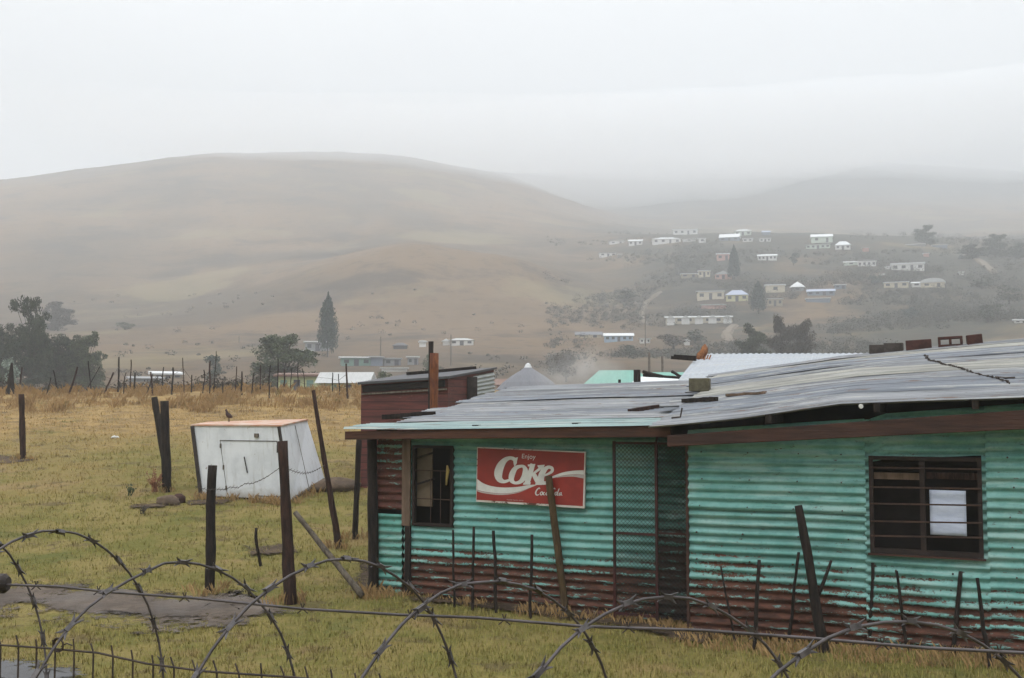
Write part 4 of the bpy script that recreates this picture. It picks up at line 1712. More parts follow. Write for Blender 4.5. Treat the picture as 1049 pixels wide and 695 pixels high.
# white roofed shed behind the broad roof
Yw = 18.6
fl, fr = at(690, 399, Yw), at(905, 394, Yw - 1.8)
bl, br_ = at(716, 365.5, Yw + 3.6), at(905, 365, Yw + 2.8)
gb = [Vector((q.x, q.y, height(q.x, q.y) - .1)) for q in (fl, fr, br_, bl)]
e, B_, T2 = shed('shed', 'shed with a bright white sloping iron roof behind the broad roof', gb, [fl, fr, br_, bl], M['w_grey'], M['roof_white'], .0, .04)
loc = Vector(gb[0])
mb = MB()
vs, fs = [], []
n = 170
for i in range(n + 1):
    t_ = i / n
    a = (fl.lerp(fr, t_) - loc) + Vector((0, 0, .06 + .009 * math.sin(t_ * 2 * math.pi * 32)))
    c = (bl.lerp(br_, t_) - loc) + Vector((0, 0, .06 + .009 * math.sin(t_ * 2 * math.pi * 32)))
    vs += [a, a.lerp(c, .5), c]
for i in range(n):
    fs += [(3 * i, 3 * i + 3, 3 * i + 4, 3 * i + 1), (3 * i + 1, 3 * i + 4, 3 * i + 5, 3 * i + 2)]
mb.add(vs, fs)
mb.build('roof_sheet', M['roof_white'], e, True)
# debris at its corner
pa, pb = at(688, 366.5, Yw + 2.6), at(713, 368.5, Yw + 2.4)
mb = MB()
mb.bar(Vector((0, 0, 0)), pb - pa, .09, .06)
mb.bar(Vector((.05, 0, .04)), (pb - pa) + Vector((0, 0, .05)), .05, .04)
o = mb.build('timber', M['wood_dark'])
o.location = pa
tag(o, 'dark double timber sticking out left of the bright white roof', 'timber')
pa = at(721, 365, Yw + 2.9)
mb = MB()
pts = [Vector((-.14, 0, -.10)), Vector((-.06, 0, .0)), Vector((.0, 0, .10)), Vector((.02, 0, .18)), Vector((.03, .0, .24))]
mb.tube(pts, [.04, .08, .085, .06, .012], 9, True, .2)
for k in range(4):
    x = -.02 + k * .05
    mb.bar(Vector((x, -.05, .02)), Vector((x - .09, -.16, -.16)), .022, .018)
o = mb.build('scrap_metal', M['scrap'], None, True)
o.location = pa
tag(o, 'orange brown crumpled scrap with tines at the corner of the bright white roof', 'scrap')
for lab, (x0, y0, x1, y1) in (('upper dark stick of the crossed pair left of the bright white roof', (659, 381, 680, 386)),
                              ('lower dark stick of the crossed pair left of the bright white roof', (659, 384.5, 702, 387.5)),
                              ('short slanting stick propped above the crossed pair', (689, 381, 699, 386.5))):
    pa, pb = at(x0, y0, 24), at(x1, y1, 23.6)
    o = pole('stick', M['wood_dark'], (0, 0, 0), pb - pa, .035, .03, None, bend=.02)
    o.location = pa
    tag(o, lab, 'stick', 'sticks on the pale low roof')
# pale low roofed shed behind the low roof, carrying those sticks
fl, fr = at(640, 404, 23), at(716, 398, 22.6)
bl, br_ = at(652, 388, 25.5), at(712, 386.8, 25)
gb = [Vector((q.x, q.y, height(q.x, q.y) - .1)) for q in (fl, fr, br_, bl)]
shed('shed', 'shed with a pale low roof carrying crossed sticks behind the low roof', gb, [fl, fr, br_, bl], M['w_grey'], M['r_white'], .0, .04)
for (px, py0, w_, lab) in ((652.5, 379, .075, 'thick dark square post behind the low roof near the green roof'), (634.5, 389, .03, 'thin short dark stick poking up behind the low roof')):
    h_ = at(px, py0, 22.0)
    g = Vector((h_.x, h_.y, height(h_.x, h_.y)))
    o = pole('post', M['wood_dark'], (0, 0, 0), h_ - g, w_, w_, None, bend=.004)
    o.location = g
    tag(o, lab, 'post')

# ------------------------------------------------------------------ houses


def house(px, py, wpx, hpx, wall, roof, rtype, label, rpx=3.0, rz=0.0, nwin=3, door=True, depth=.65, Y=None, name='house', cat='house', group='houses of the village', wmat='glass'):
    g = gp(px, py) if Y is None else at(px, py, Y)
    D = g.y
    if Y is not None:
        pass
    s_ = D / F_PX
    W, H, R = wpx * s_, hpx * s_, rpx * s_
    dpt = max(2.5, W * depth)
    if rtype == 'cone':
        dpt = W
    face = math.atan2(g.x, g.y)
    e = tag(empty(name, g, -face + rz), label, cat, group)
    y0 = 0.0
    mb = MB()
    if rtype == 'cone':
        n = 20
        ring = lambda r, z: [(r * math.cos(2 * math.pi * k / n), W / 2 + r * math.sin(2 * math.pi * k / n), z) for k in range(n)]
        mb.hexa(ring(W * .42, -1.5), ring(W * .42, H))
        mb.build('wall', M['w_' + wall], e)
        mb = MB()
        bulge = .10 if R > W * .5 or W > 4 else 0.0
        prof = [(.52, 0.0), (.40, .23 + bulge), (.26, .50 + bulge), (.12, .77 + bulge * .6)]
        vs = []
        for f_, h_ in prof:
            vs += ring(W * f_, H - .02 * W + h_ * R)
        vs.append((0, W / 2, H + R))
        fs = [tuple(range(n))[::-1]]
        for q in range(3):
            fs += [(q * n + k, q * n + (k + 1) % n, (q + 1) * n + (k + 1) % n, (q + 1) * n + k) for k in range(n)]
        fs += [(3 * n + k, 3 * n + (k + 1) % n, 4 * n) for k in range(n)]
        mb.add(vs, fs)
        mb.build('roof', M['r_' + roof], e)
        front = W / 2 - W * .42
    else:
        mb.box((0, dpt / 2, H / 2 - .75), (W, dpt, H + 1.5))
        wall_o = mb.build('wall', M['w_' + wall], e)
        mb = MB()
        ov = .3
        x, ya, yb = W / 2 + ov, -ov, dpt + ov
        if rtype == 'flat':
            mb.hexa([(-x, ya, H), (x, ya, H), (x, yb, H + R * .2), (-x, yb, H + R * .2)], [(-x, ya, H + max(.18, R * .5)), (x, ya, H + max(.18, R * .5)), (x, yb, H + R + .15), (-x, yb, H + R + .15)])
        elif rtype == 'gable':
            m_ = (ya + yb) / 2
            vs = [(-x, ya, H - .05), (x, ya, H - .05), (x, yb, H - .05), (-x, yb, H - .05), (-x, m_, H + R), (x, m_, H + R)]
            mb.add(vs, [(0, 1, 5, 4), (2, 3, 4, 5), (0, 4, 3), (1, 2, 5), (3, 2, 1, 0)])
        elif rtype == 'front':       # gable facing the viewer
            vs = [(-x, ya, H - .05), (x, ya, H - .05), (x, yb, H - .05), (-x, yb, H - .05), (0, ya, H + R), (0, yb, H + R)]
            mb.add(vs, [(0, 1, 4), (1, 2, 5, 4), (2, 3, 5), (3, 0, 4, 5), (3, 2, 1, 0)])
        elif rtype == 'hip':
            m_ = (ya + yb) / 2
            k = min(x * .75, dpt * .5)
            vs = [(-x, ya, H - .05), (x, ya, H - .05), (x, yb, H - .05), (-x, yb, H - .05), (-x + k, m_, H + R), (x - k, m_, H + R)]
            mb.add(vs, [(0, 1, 5, 4), (1, 2, 5), (2, 3, 4, 5), (3, 0, 4), (3, 2, 1, 0)])
        elif rtype == 'arch':
            n = 12
            a = [(-x * math.cos(math.pi * k / n), ya, H + R * math.sin(math.pi * k / n)) for k in range(n + 1)]
            c_ = [(q[0], yb, q[2]) for q in a]
            m_ = n + 1
            mb.add(a + c_, [(i, i + 1, m_ + i + 1, m_ + i) for i in range(n)] + [tuple(range(m_)), tuple(range(2 * m_ - 1, m_ - 1, -1))])
        mb.build('roof', M['r_' + roof], e)
        front = 0.0
    slots = nwin + (1 if door else 0)
    if slots:
        di = slots // 2 if door else -1
        for k in range(slots):
            xw = -W / 2 + W * (k + .5) / slots
            if rtype == 'cone':
                xw *= .45
            wv = min(1.3, W / slots * .5)
            if k == di:
                hh = min(2.0, H * .82)
                mb = MB()
                mb.box((xw, front - .02, hh / 2), (min(.95, wv), .08, hh))
                mb.build('door', M['w_dark'], e)
            else:
                hh = min(1.2, H * .42)
                mb = MB()
                mb.box((xw, front - .02, H * .58), (wv, .08, hh))
                mb.build('window', M[wmat], e)
    return e


H_ = house
H_(623, 263, 17, 3.6, 'white', 'grey', 'flat', 'low white house alone at the left edge of the upper village', 1.2, .1, 2)
H_(635, 263, 4, 2.4, 'white', 'white', 'flat', 'tiny white outhouse right beside the lone low white house', .6, 0, 0, False)
H_(632, 250, 15, 2.6, 'white', 'pale', 'flat', 'faint pale house highest on the left of the misty row', 1, .1, 1)
H_(651, 251.5, 14, 4.6, 'white', 'white', 'gable', 'small pale house with two bands in the misty row left of the white villa', 2, .0, 2)
H_(683, 250, 29, 5.4, 'white', 'white', 'hip', 'white villa with dark windows in the middle of the misty upper row', 2.6, .05, 3)
H_(706, 247.5, 13, 2.2, 'white', 'white', 'flat', 'narrow white strip of a house joining the white villa on its right', .8, 0, 1, False)
H_(702, 240.5, 25, 5, 'white', 'white', 'flat', 'wide pale house standing above the white villa', 1.4, .0, 3)
H_(719.5, 249, 7, 4.6, 'white', 'white', 'flat', 'small bright white cube house right of the misty row', .8, .1, 1, False)
H_(747, 247, 20, 3.8, 'greyblue', 'white', 'gable', 'grey blue walled house with pale pitched roof high in the mist', 4.4, -.1, 2)
H_(761, 241.5, 17, 4.6, 'mint', 'pale', 'hip', 'pale green house with a pointed roof topmost in the village', 3, .0, 2)
H_(766, 248, 10, 3.4, 'white', 'white', 'flat', 'small white twin windowed house below the pale green one', .6, .0, 2, False)
H_(784, 248, 11, 3.6, 'white', 'pale', 'flat', 'small white house at the right end of the misty row', .6, .1, 2)
H_(785, 241, 8, 3, 'greyblue', 'blue', 'gable', 'faint grey blue hut above the right end of the misty row', 2, .1, 0, False)
H_(741, 267, 13, 6.4, 'pink', 'white', 'flat', 'dull pink house with a bright flat roof beside the slim dark tree', 2, .05, 1)
H_(786, 267, 19, 5, 'white', 'white', 'gable', 'white house with dark door openings right of the slim dark tree', 2.2, .0, 4)
H_(706, 284.5, 17, 3.6, 'tan', 'white', 'flat', 'brown shaded house under a long thin white roof', .9, .0, 1)
H_(721.5, 284, 12, 6.2, 'cream', 'white', 'flat', 'cream block house joining the long thin white roof', .7, .0, 2)
H_(741, 286, 17, 5, 'pink', 'pale', 'front', 'pink house with a gable and arched look near the village middle', 3.6, .0, 2)
H_(728, 307, 27, 8, 'cream', 'pale', 'flat', 'large cream house with flat roof, two windows and dark door', 2, .04, 2)
H_(731, 316.5, 25, 3.6, 'pink', 'pale', 'flat', 'low reddish building with pale roof just below the large cream house', 2.0, .0, 0, False)
H_(755, 309, 22, 7, 'yellow', 'blue', 'hip', 'yellow house with blue grey hipped roof beside the large cream house', 5.4, .0, 2)
H_(794.5, 300, 19, 7.6, 'cream', 'white', 'flat', 'square tan house with a bright flat roof left of the white cone hut', 2, .08, 1, False)
H_(794, 314, 15, 7.6, 'tan', 'pale', 'flat', 'tan lower house standing under the square tan house', .8, .0, 2)
H_(817, 299, 16, 5.4, 'grey', 'white', 'cone', 'round hut with a bright white cone roof', 6, .0, 1, False, name='round_hut', cat='hut')
H_(841, 303, 27, 4.6, 'greyblue', 'blue', 'gable', 'long house with pale blue roof right of the white cone hut', 3, .0, 3)
H_(838, 310, 24, 4, 'greyblue', 'white', 'flat', 'low blue grey shed in front of the long pale blue roofed house', 1, .0, 0, False)
H_(861, 296, 11, 4, 'greyblue', 'white', 'flat', 'small grey house with white roof edge right of the pale blue roof', .8, .1, 1)
# school-like long block with gables
e = H_(716, 331.5, 68, 6.4, 'cream', 'pale', 'gable', 'long cream building with a row of small front gables above the bushes', 3, .02, 6)
for k, ux in enumerate((-.42, -.2, .0, .2, .42)):
    W = 68 * e.location.y / F_PX
    h_ = 6.4 * e.location.y / F_PX
    mb = MB()
    x = ux * W
    mb.hexa([(x - W * .06, -1.2, -1.5), (x + W * .06, -1.2, -1.5), (x + W * .06, -.01, -1.5), (x - W * .06, -.01, -1.5)],
            [(x - W * .06, -1.2, h_ * .8), (x + W * .06, -1.2, h_ * .8), (x + W * .06, -.01, h_ * .8), (x - W * .06, -.01, h_ * .8)])
    pc = mb.build('porch', M['w_white'], e)
    mb = MB()
    vs = [(x - W * .07, -1.5, h_ * .8 + .01), (x + W * .07, -1.5, h_ * .8 + .01), (x + W * .07, .4, h_ * .8 + .01), (x - W * .07, .4, h_ * .8 + .01), (x, -1.5, h_ * 1.25), (x, .8, h_ * 1.25)]
    mb.add(vs, [(0, 1, 4), (1, 2, 5, 4), (3, 0, 4, 5), (2, 3, 5)])
    mb.build('porch_roof', M['r_pale'], pc)
H_(842, 248.5, 21, 6, 'mint', 'white', 'gable', 'large pale house with a big light roof highest on the right', 3.6, .05, 1)
H_(838, 255, 24, 4.2, 'mint', 'pale', 'flat', 'pale green long house right below the large light roof', .6, .0, 4)
H_(863.5, 256, 15, 5, 'white', 'white', 'hip', 'white house with a peaked hip roof right of the pale green long house', 4.4, .0, 2)
H_(887, 258, 6, 4, 'pink', 'pale', 'flat', 'tiny pinkish hut alone on the open slope', .5, .1, 0, False)
H_(888, 273.5, 18, 5.6, 'white', 'white', 'flat', 'white house with a row of dark windows left of the big white house', .8, .0, 4, False)
H_(872, 272, 14, 3.2, 'mint', 'pale', 'gable', 'pale green side house adjoining the white row of windows', 1.6, .05, 1, False)
H_(930, 277.5, 32, 7, 'white', 'white', 'flat', 'big white house with long flat roof and three dark windows', 2.6, .03, 3)
H_(909.5, 276, 5, 2.6, 'white', 'white', 'flat', 'little white shed touching the big white house', .5, .0, 0, False)
H_(903.5, 283, 4.5, 1.8, 'white', 'white', 'flat', 'tiny bright white shed by the dark hedge below the big white house', .5, .0, 0, False)
H_(918, 295, 24, 5.6, 'cream', 'white', 'flat', 'white cottage with two large dark windows below the big white house', 1, .0, 2)
H_(939, 294, 9, 4, 'white', 'white', 'gable', 'small white hut between the cottage and the rounded house', 1.5, .1, 1, False)
H_(955.5, 294.5, 23, 5, 'cream', 'pale', 'arch', 'cream house with a broad rounded roof right of the cottage', 4.6, .0, 1)
H_(938, 252.5, 18, 2, 'grey', 'white', 'flat', 'long low roof under the large round tree on the skyline', 1, .0, 0, False)
H_(963, 254, 14, 2.6, 'greyblue', 'pale', 'flat', 'grey house with pale roof right of the skyline tree', 1.2, .1, 0, False)
H_(949, 263, 5, 3.2, 'pink', 'white', 'flat', 'tiny pinkish hut above the big white house', .5, .1, 0, False)
H_(985, 282, 4, 3, 'white', 'white', 'flat', 'tiny white hut alone on the slope right of the rounded house', .5, .1, 0, False)
H_(1046, 331, 12, 2.6, 'white', 'white', 'flat', 'white roofed house cut by the right border', 1.4, .1, 1)
H_(634, 350, 29, 6, 'blue', 'white', 'gable', 'light blue house above the green roof', 3.2, .05, 4)
H_(661, 352, 10, 4.6, 'white', 'pale', 'flat', 'small whitish house right of the light blue house', .8, .1, 2)
H_(603, 346, 26, 3, 'cream', 'slate', 'gable', 'low house with a dark slate roof left of the light blue house', 3.6, .0, 1)
H_(704, 354, 5, 5, 'white', 'white', 'front', 'slim white hut standing in the bushes below the long cream building', 1.6, .1, 0, False)
H_(473, 354, 24, 5.6, 'white', 'pale', 'hip', 'white house with two dark windows above the dark red shed', 2.2, .0, 2)
H_(457, 354, 7, 4.5, 'white', 'white', 'front', 'small white gabled hut left of the white house above the red shed', 2.4, .0, 0, False)
H_(433, 356, 7, 5.6, 'white', 'white', 'arch', 'small round topped white hut left of the tall orange pole', 1.6, .0, 0, False)
H_(325, 360, 24, 9, 'grey', 'pale', 'flat', 'grey house with washing coloured patches under the pointed conifer', 1.6, .05, 2)
H_(315, 363, 9, 3, 'white', 'white', 'flat', 'low white annexe at the foot of the grey house by the conifer', 1.0, .0, 0, False)
H_(365, 375, 30, 8, 'green', 'white', 'flat', 'dull green flat roofed building behind the yellowish house', 1.5, .08, 2)
H_(386, 375, 12, 8.5, 'greyblue', 'grey', 'flat', 'dark blue grey block joining the dull green building', 1.2, .08, 0, False)
H_(402, 375, 17, 7, 'grey', 'grey', 'flat', 'plain grey building right of the dark blue grey block', 1.0, .08, 1)
H_(423, 374, 11, 7.5, 'grey', 'pale', 'flat', 'small grey house standing alone right of the plain grey building', 1.2, .0, 1)
H_(404, 381, 26, 3.2, 'pale' if False else 'white', 'pale', 'flat', 'low whitish wall like building before the plain grey building', .8, .0, 0, False)
H_(410, 358, 14, 4, 'dark', 'dark', 'hip', 'dark thatched hut behind the grey buildings', 3, .0, 0, False)
H_(172, 388, 28, 4, 'tan', 'white', 'flat', 'low house with a pale shining roof beyond the field fence', 3, .2, 2)
H_(150, 391, 32, 2.4, 'grey', 'grey', 'flat', 'low grey shelter left of the pale shining roof', 2.2, .1, 0, False)
H_(4, 384, 10, 5, 'white', 'white', 'flat', 'white house end showing among the big left trees', 1, .1, 0, False)

# nearer houses at the edge of the field
H_(304, 404, 40, 18, 'yellowgreen', 'rust', 'flat', 'pale yellow green house beyond the field fence', 3.0, -.15, 2, True, .6, 92, wmat='w_green')
H_(351, 404, 50, 12, 'yellowgreen', 'pale', 'gable', 'yellow green annexe with a broad pale iron roof beyond the field fence', 11, -.25, 3, True, .7, 88, wmat='w_green')
H_(541, 408, 66, 10, 'grey', 'slate', 'cone', 'round hut with a grey cone roof tipped white behind the low roof', 25, .0, 1, False, name='round_hut', cat='hut', Y=88)
q = at(541.0, 372.5, 88 + 66 * 88 / F_PX / 2)
mb = MB()
mb.tube([Vector((0, 0, -.25)), Vector((0, 0, .05)), Vector((0, 0, .14))], [.34, .2, .05], 10)
hut = [o for o in bpy.data.objects if o.get('label', '').startswith('round hut with a grey cone')][0]
o = mb.build('roof_tip', M['r_white'], hut)
o.location = (0, 66 * 88 / F_PX / 2, 36 * 88 / F_PX - .05)
H_(634, 408, 66, 14, 'redwall', 'green', 'hip', 'dark red walled house with a mint green roof behind the low roof', 15, .02, 2, True, .45, 80)
H_(700, 408, 60, 14, 'white', 'green', 'gable', 'white walled house with a mint green roof joining the dark red one', 13, .05, 1, False, .45, 84)
H_(517, 404, 16, 10, 'pink', 'rust', 'gable', 'small reddish house half hidden left of the grey cone roof', 6, .0, 0, False, .6, 100)

# ------------------------------------------------------------------ utility poles
for (px, py0, py1, Y, lab) in ((665, 361, 405, 95, 'tall thin pole behind the pale low roof'), (678.5, 365, 405, 95, 'shorter thin pole right of the tall thin one'),
                               (462, 343, 385, 190, 'thin pole in front of the white house above the red shed'), (390, 345, 376, 200, 'thin pole above the dull green building'),
                               (661, 322, 352, 240, 'pale pole among the bushes near the light blue house'), (245, 344, 362, 260, 'small pole on the slope beyond the round tree')):
    h_ = at(px, py0, Y)
    g = Vector((h_.x, h_.y, min(height(h_.x, h_.y), at(px, py1, Y).z)))
    o = pole('utility_pole', M['wood_grey'], (0, 0, 0), h_ - g, .13, .10, None, bend=0)
    o.location = g
    tag(o, lab, 'pole', 'utility poles')

# ------------------------------------------------------------------ trees


def leaves(mb_v, mb_f, centers, radii, n_per, size, flat=.8):
    for c, r in zip(centers, radii):
        nn = n_per if not hasattr(n_per, '__len__') else n_per[0]
        d = rng.normal(size=(nn, 3))
        d /= np.linalg.norm(d, axis=1)[:, None]
        rr = rng.uniform(.25, 1.0, nn) ** .5 * np.where(rng.random(nn) < .16, rng.uniform(1.0, 1.5, nn), 1.0)
        P_ = np.array(c) + d * rr[:, None] * np.array([r, r, r * flat])
        a = rng.normal(size=(nn, 3))
        a /= np.linalg.norm(a, axis=1)[:, None]
        b_ = np.cross(a, rng.normal(size=(nn, 3)))
        b_ /= np.linalg.norm(b_, axis=1)[:, None]
        s_ = rng.uniform(.6, 1.3, nn)[:, None] * size
        for q in range(nn):
            o = len(mb_v)
            p_, u, w = P_[q], a[q] * s_[q], b_[q] * s_[q] * .6
            mb_v += [tuple(p_ - u), tuple(p_ + w), tuple(p_ + u), tuple(p_ - w)]
            mb_f.append((o, o + 1, o + 2, o + 3))


def make_tree(name, kind, seed, mat, h=10.0, w=8.0, dens=1.0):
    """builds a tree of height h and crown width w at the origin; returns root"""
    random.seed(seed)
    e = empty(name, (0, 0, 0))
    tr = MB()
    V_, F_ = [], []
    cs, rs_ = [], []
    if kind == 'broad' or kind == 'gum':
        fork = h * (.20 if kind == 'broad' else .34)
        tr.tube([(0, 0, -.4), (.05, 0, fork * .5), (0, .05, fork)], [.035 * h, .028 * h, .022 * h], 8, True, .08)
        nl = 32 if kind == 'broad' else 12
        for k in range(nl):
            a = 2 * math.pi * k / nl * 2.4 + random.uniform(-.4, .4)
            t_ = (k + .5) / nl
            hh = (.12 + .80 * t_ + random.uniform(-.06, .06)) * h if kind == 'broad' else (.45 + .52 * t_) * h
            env = (math.sin(math.pi * min(1, .24 + .70 * t_)) ** .55)
            rr = random.uniform(.34, .50) * w * env
            tip = Vector((math.cos(a) * rr, math.sin(a) * rr, hh))
            mid = Vector((math.cos(a) * rr * .45, math.sin(a) * rr * .45, fork + max(0, hh - fork) * .6 - .04 * h))
            tr.tube([(0, 0, min(fork * .95, hh * .8)), mid, tip], [.012 * h, .007 * h, .002 * h], 5)
            for m_ in range(5 if kind == 'broad' else 4):
                c = Vector((0, 0, hh * .8 + fork * .2)).lerp(tip, random.uniform(.25, 1.08)) + Vector((random.uniform(-1, 1), random.uniform(-1, 1), random.uniform(-.7, .7))) * .07 * w
                cs.append(c)
                rs_.append(random.uniform(.065, .14) * w)
        if kind == 'broad':
            for k in range(30):
                a = random.uniform(0, 2 * math.pi)
                q = random.uniform(.05, .40) * w
                cs.append((math.cos(a) * q, math.sin(a) * q, random.uniform(.06, .72) * h))
                rs_.append(random.uniform(.08, .15) * w)
        leaves(V_, F_, cs, rs_, int(85 * dens), .017 * w + .035, .62)
    elif kind == 'conifer':
        tr.tube([(0, 0, -.4), (0, 0, h * .5), (0, 0, h * .97)], [.028 * h, .018 * h, .004 * h], 8)
        for k in range(60):
            t_ = k / 59
            z = h * (.20 + .79 * t_)
            r = w / 2 * (math.sin(math.pi * min(1.0, .40 + .60 * t_)) ** 1.05) * random.uniform(.70, 1.18)
            for m_ in range(4):
                a = random.uniform(0, 2 * math.pi)
                q = random.uniform(.35, .85)
                cs.append((math.cos(a) * r * q, math.sin(a) * r * q, z + random.uniform(-.02, .02) * h))
                rs_.append(max(.10, r * .30))
        leaves(V_, F_, cs, rs_, int(26 * dens), .026 * w + .05, 1.1)
    elif kind == 'bush':
        tr.tube([(0, 0, -.3), (.02, 0, h * .4)], [.03 * h, .015 * h], 6)
        for k in range(12):
            a = random.uniform(0, 2 * math.pi)
            r = random.uniform(0, .32) * w
            cs.append((math.cos(a) * r, math.sin(a) * r, random.uniform(.2, .78) * h))
            rs_.append(random.uniform(.13, .24) * w)
        leaves(V_, F_, cs, rs_, int(110 * dens), .03 * w + .04, .8)
    tr.build('trunk', M['trunk'], e)
    cr = MB()
    cr.v, cr.f, cr.mi = V_, F_, [0] * len(F_)
    cr.build('crown', mat, e)
    e['_h'], e['_w'] = h, w
    return e


protos = {}


def tree(px, py, hpx, wpx, kind, matk, label, name='tree', group='trees', Y=None, variant=0, cat='tree', rot=None):
    g = gp(px, py) if Y is None else at(px, py, Y)
    if Y is not None:
        g.z = min(g.z, height(g.x, g.y)) if abs(g.z - height(g.x, g.y)) > 1.5 else height(g.x, g.y)
    s_ = g.y / F_PX
    key = (name, kind, matk, variant)
    if key not in protos:
        r = make_tree(name, kind, 100 + len(protos) * 7, M[matk])
        protos[key] = (r, r['_h'], r['_w'])
        del r['_h'], r['_w']
        first = True
    else:
        first = False
    r, h, w = protos[key]
    o = r if first else copy_tree(r)
    o.location = g
    top = at(px, py - hpx, g.y)
    hh = max(top.z - g.z, hpx * s_)
    o.scale = (wpx * s_ / w, wpx * s_ / w, hh / h)
    o.rotation_euler = (0, 0, random.uniform(0, 6.28) if rot is None else rot)
    return tag(o, label, cat, group)


T = tree
T(31, 392, 92, 44, 'gum', 'leaf_dark', 'tallest dark tree of the left clump with open crown of loose sprays', Y=125)
T(32, 392, 62, 44, 'broad', 'leaf_dark', 'dense dark tree filling the base of the tallest tree in the left clump', Y=122)
T(-4, 392, 62, 40, 'broad', 'leaf_dark', 'dark tree of the left clump cut by the left border', Y=120, variant=1)
T(56, 390, 50, 42, 'broad', 'leaf_dark', 'dark rounded tree in the middle of the left clump', Y=130, variant=1)
T(88, 390, 50, 38, 'broad', 'leaf_mid', 'bushy tree with spiky top at the right end of the left clump', Y=128)
T(72, 391, 46, 40, 'broad', 'leaf_dark', 'dark tree filling the dip between the rounded tree and the spiky one', Y=132, variant=2)
T(12, 392, 58, 36, 'broad', 'leaf_dark', 'dark tree standing behind the small silvery one in the left clump', Y=127, variant=2)
T(12, 396, 34, 24, 'bush', 'leaf_silver', 'small silvery tree on a dark stem in front of the left clump', Y=85)
T(335.5, 366, 66, 24, 'conifer', 'leaf_conifer', 'tall dark pointed conifer standing alone at the foot of the hill', name='conifer')
T(290, 404, 64, 74, 'broad', 'leaf_mid', 'broad loose green tree behind the yellow green house', Y=115, variant=2)
T(220, 390, 31, 28, 'bush', 'leaf_blue', 'rounded blue green bush beyond the field fence', name='bush', cat='bush', Y=150)
T(772, 372, 40, 38, 'broad', 'leaf_dark', 'dark dense tree just above the bright white roof', Y=165)
T(801, 372, 50, 30, 'broad', 'leaf_dry', 'brownish tall tree right of the dark dense tree over the bright white roof', Y=170)
T(822, 372, 47, 28, 'broad', 'leaf_dry', 'brownish tree at the right end of the three over the bright white roof', Y=172, variant=1)
T(752, 288, 37, 13, 'conifer', 'leaf_conifer', 'slim dark columnar tree beside the dull pink house', name='conifer', variant=1)
T(777, 322, 34, 20, 'conifer', 'leaf_conifer', 'stout dark conifer left of the square tan house', name='conifer', variant=2)
T(948, 252, 22, 24, 'broad', 'leaf_dark', 'large round tree standing on the skyline above the long low roof', variant=3)
T(1020, 264, 25, 26, 'broad', 'leaf_dark', 'large dark tree on the right skyline near the border', variant=3)
T(813, 272, 15, 15, 'bush', 'leaf_blue', 'round dark bush in the gap between the pink and pale green houses', name='bush', cat='bush')
T(997, 266, 16, 30, 'broad', 'leaf_dark', 'low spreading tree left of the large skyline tree near the border', variant=1)
T(1044, 266, 18, 24, 'broad', 'leaf_dark', 'dark tree at the right border of the skyline wood', variant=1)
T(1006, 296, 13, 30, 'bush', 'leaf_dark', 'broad dark bush on the slope right of the rounded house', name='bush', cat='bush', variant=1)
T(1034, 312, 22, 34, 'bush', 'leaf_dark', 'big dark bush on the slope under the right skyline wood', name='bush', cat='bush', variant=1)
T(1012, 330, 20, 34, 'bush', 'leaf_dark', 'dark bush low on the right slope above the roof bricks', name='bush', cat='bush', variant=2)
T(896, 292, 14, 18, 'bush', 'leaf_blue', 'dark hedge like bush left of the white cottage', name='bush', cat='bush', variant=1)
T(933, 327, 14, 24, 'bush', 'leaf_blue', 'bush in the hollow above the left roof bricks', name='bush', cat='bush', variant=2)
T(712, 352, 16, 34, 'bush', 'leaf_dark', 'wide dark bush below the long cream building', name='bush', cat='bush', variant=1)
T(690, 358, 18, 40, 'bush', 'leaf_dry', 'wide brownish bush left below the long cream building', name='bush', cat='bush', variant=3)
T(640, 310, 14, 34, 'bush', 'leaf_dark', 'dark bush in the gully left of the village', name='bush', cat='bush', variant=2)
T(645, 366, 14, 28, 'bush', 'leaf_dark', 'dark bush under the light blue house', name='bush', cat='bush', variant=2)
T(442, 380, 26, 26, 'bush', 'leaf_mid', 'green bush behind the tall orange pole', name='bush', cat='bush', Y=150, variant=3)
T(393, 392, 18, 26, 'bush', 'leaf_mid', 'green bush between the yellow green annexe and the dark red shed', name='bush', cat='bush', Y=100, variant=3)
T(243, 400, 15, 34, 'bush', 'leaf_dry', 'low dry bush behind the fence left of the broad loose tree', name='bush', cat='bush', Y=75, variant=4)
T(206, 400, 12, 30, 'bush', 'leaf_dry', 'low dry bush behind the fence below the blue green bush', name='bush', cat='bush', Y=76, variant=4)
T(60, 402, 14, 60, 'bush', 'leaf_dry', 'wide dry bush at the field edge below the left clump', name='bush', cat='bush', Y=80, variant=4)
T(128, 338, 9, 22, 'bush', 'leaf_mid', 'small bush alone on the lower left hillside', name='bush', cat='bush', variant=5)
T(580, 372, 22, 34, 'bush', 'leaf_dry', 'pale brownish bush behind the drifting smoke', name='bush', cat='bush', Y=150, variant=6)
T(60, 335, 26, 34, 'broad', 'leaf_dry', 'hazy tree behind the left clump at the foot of the hill', variant=4, Y=300)


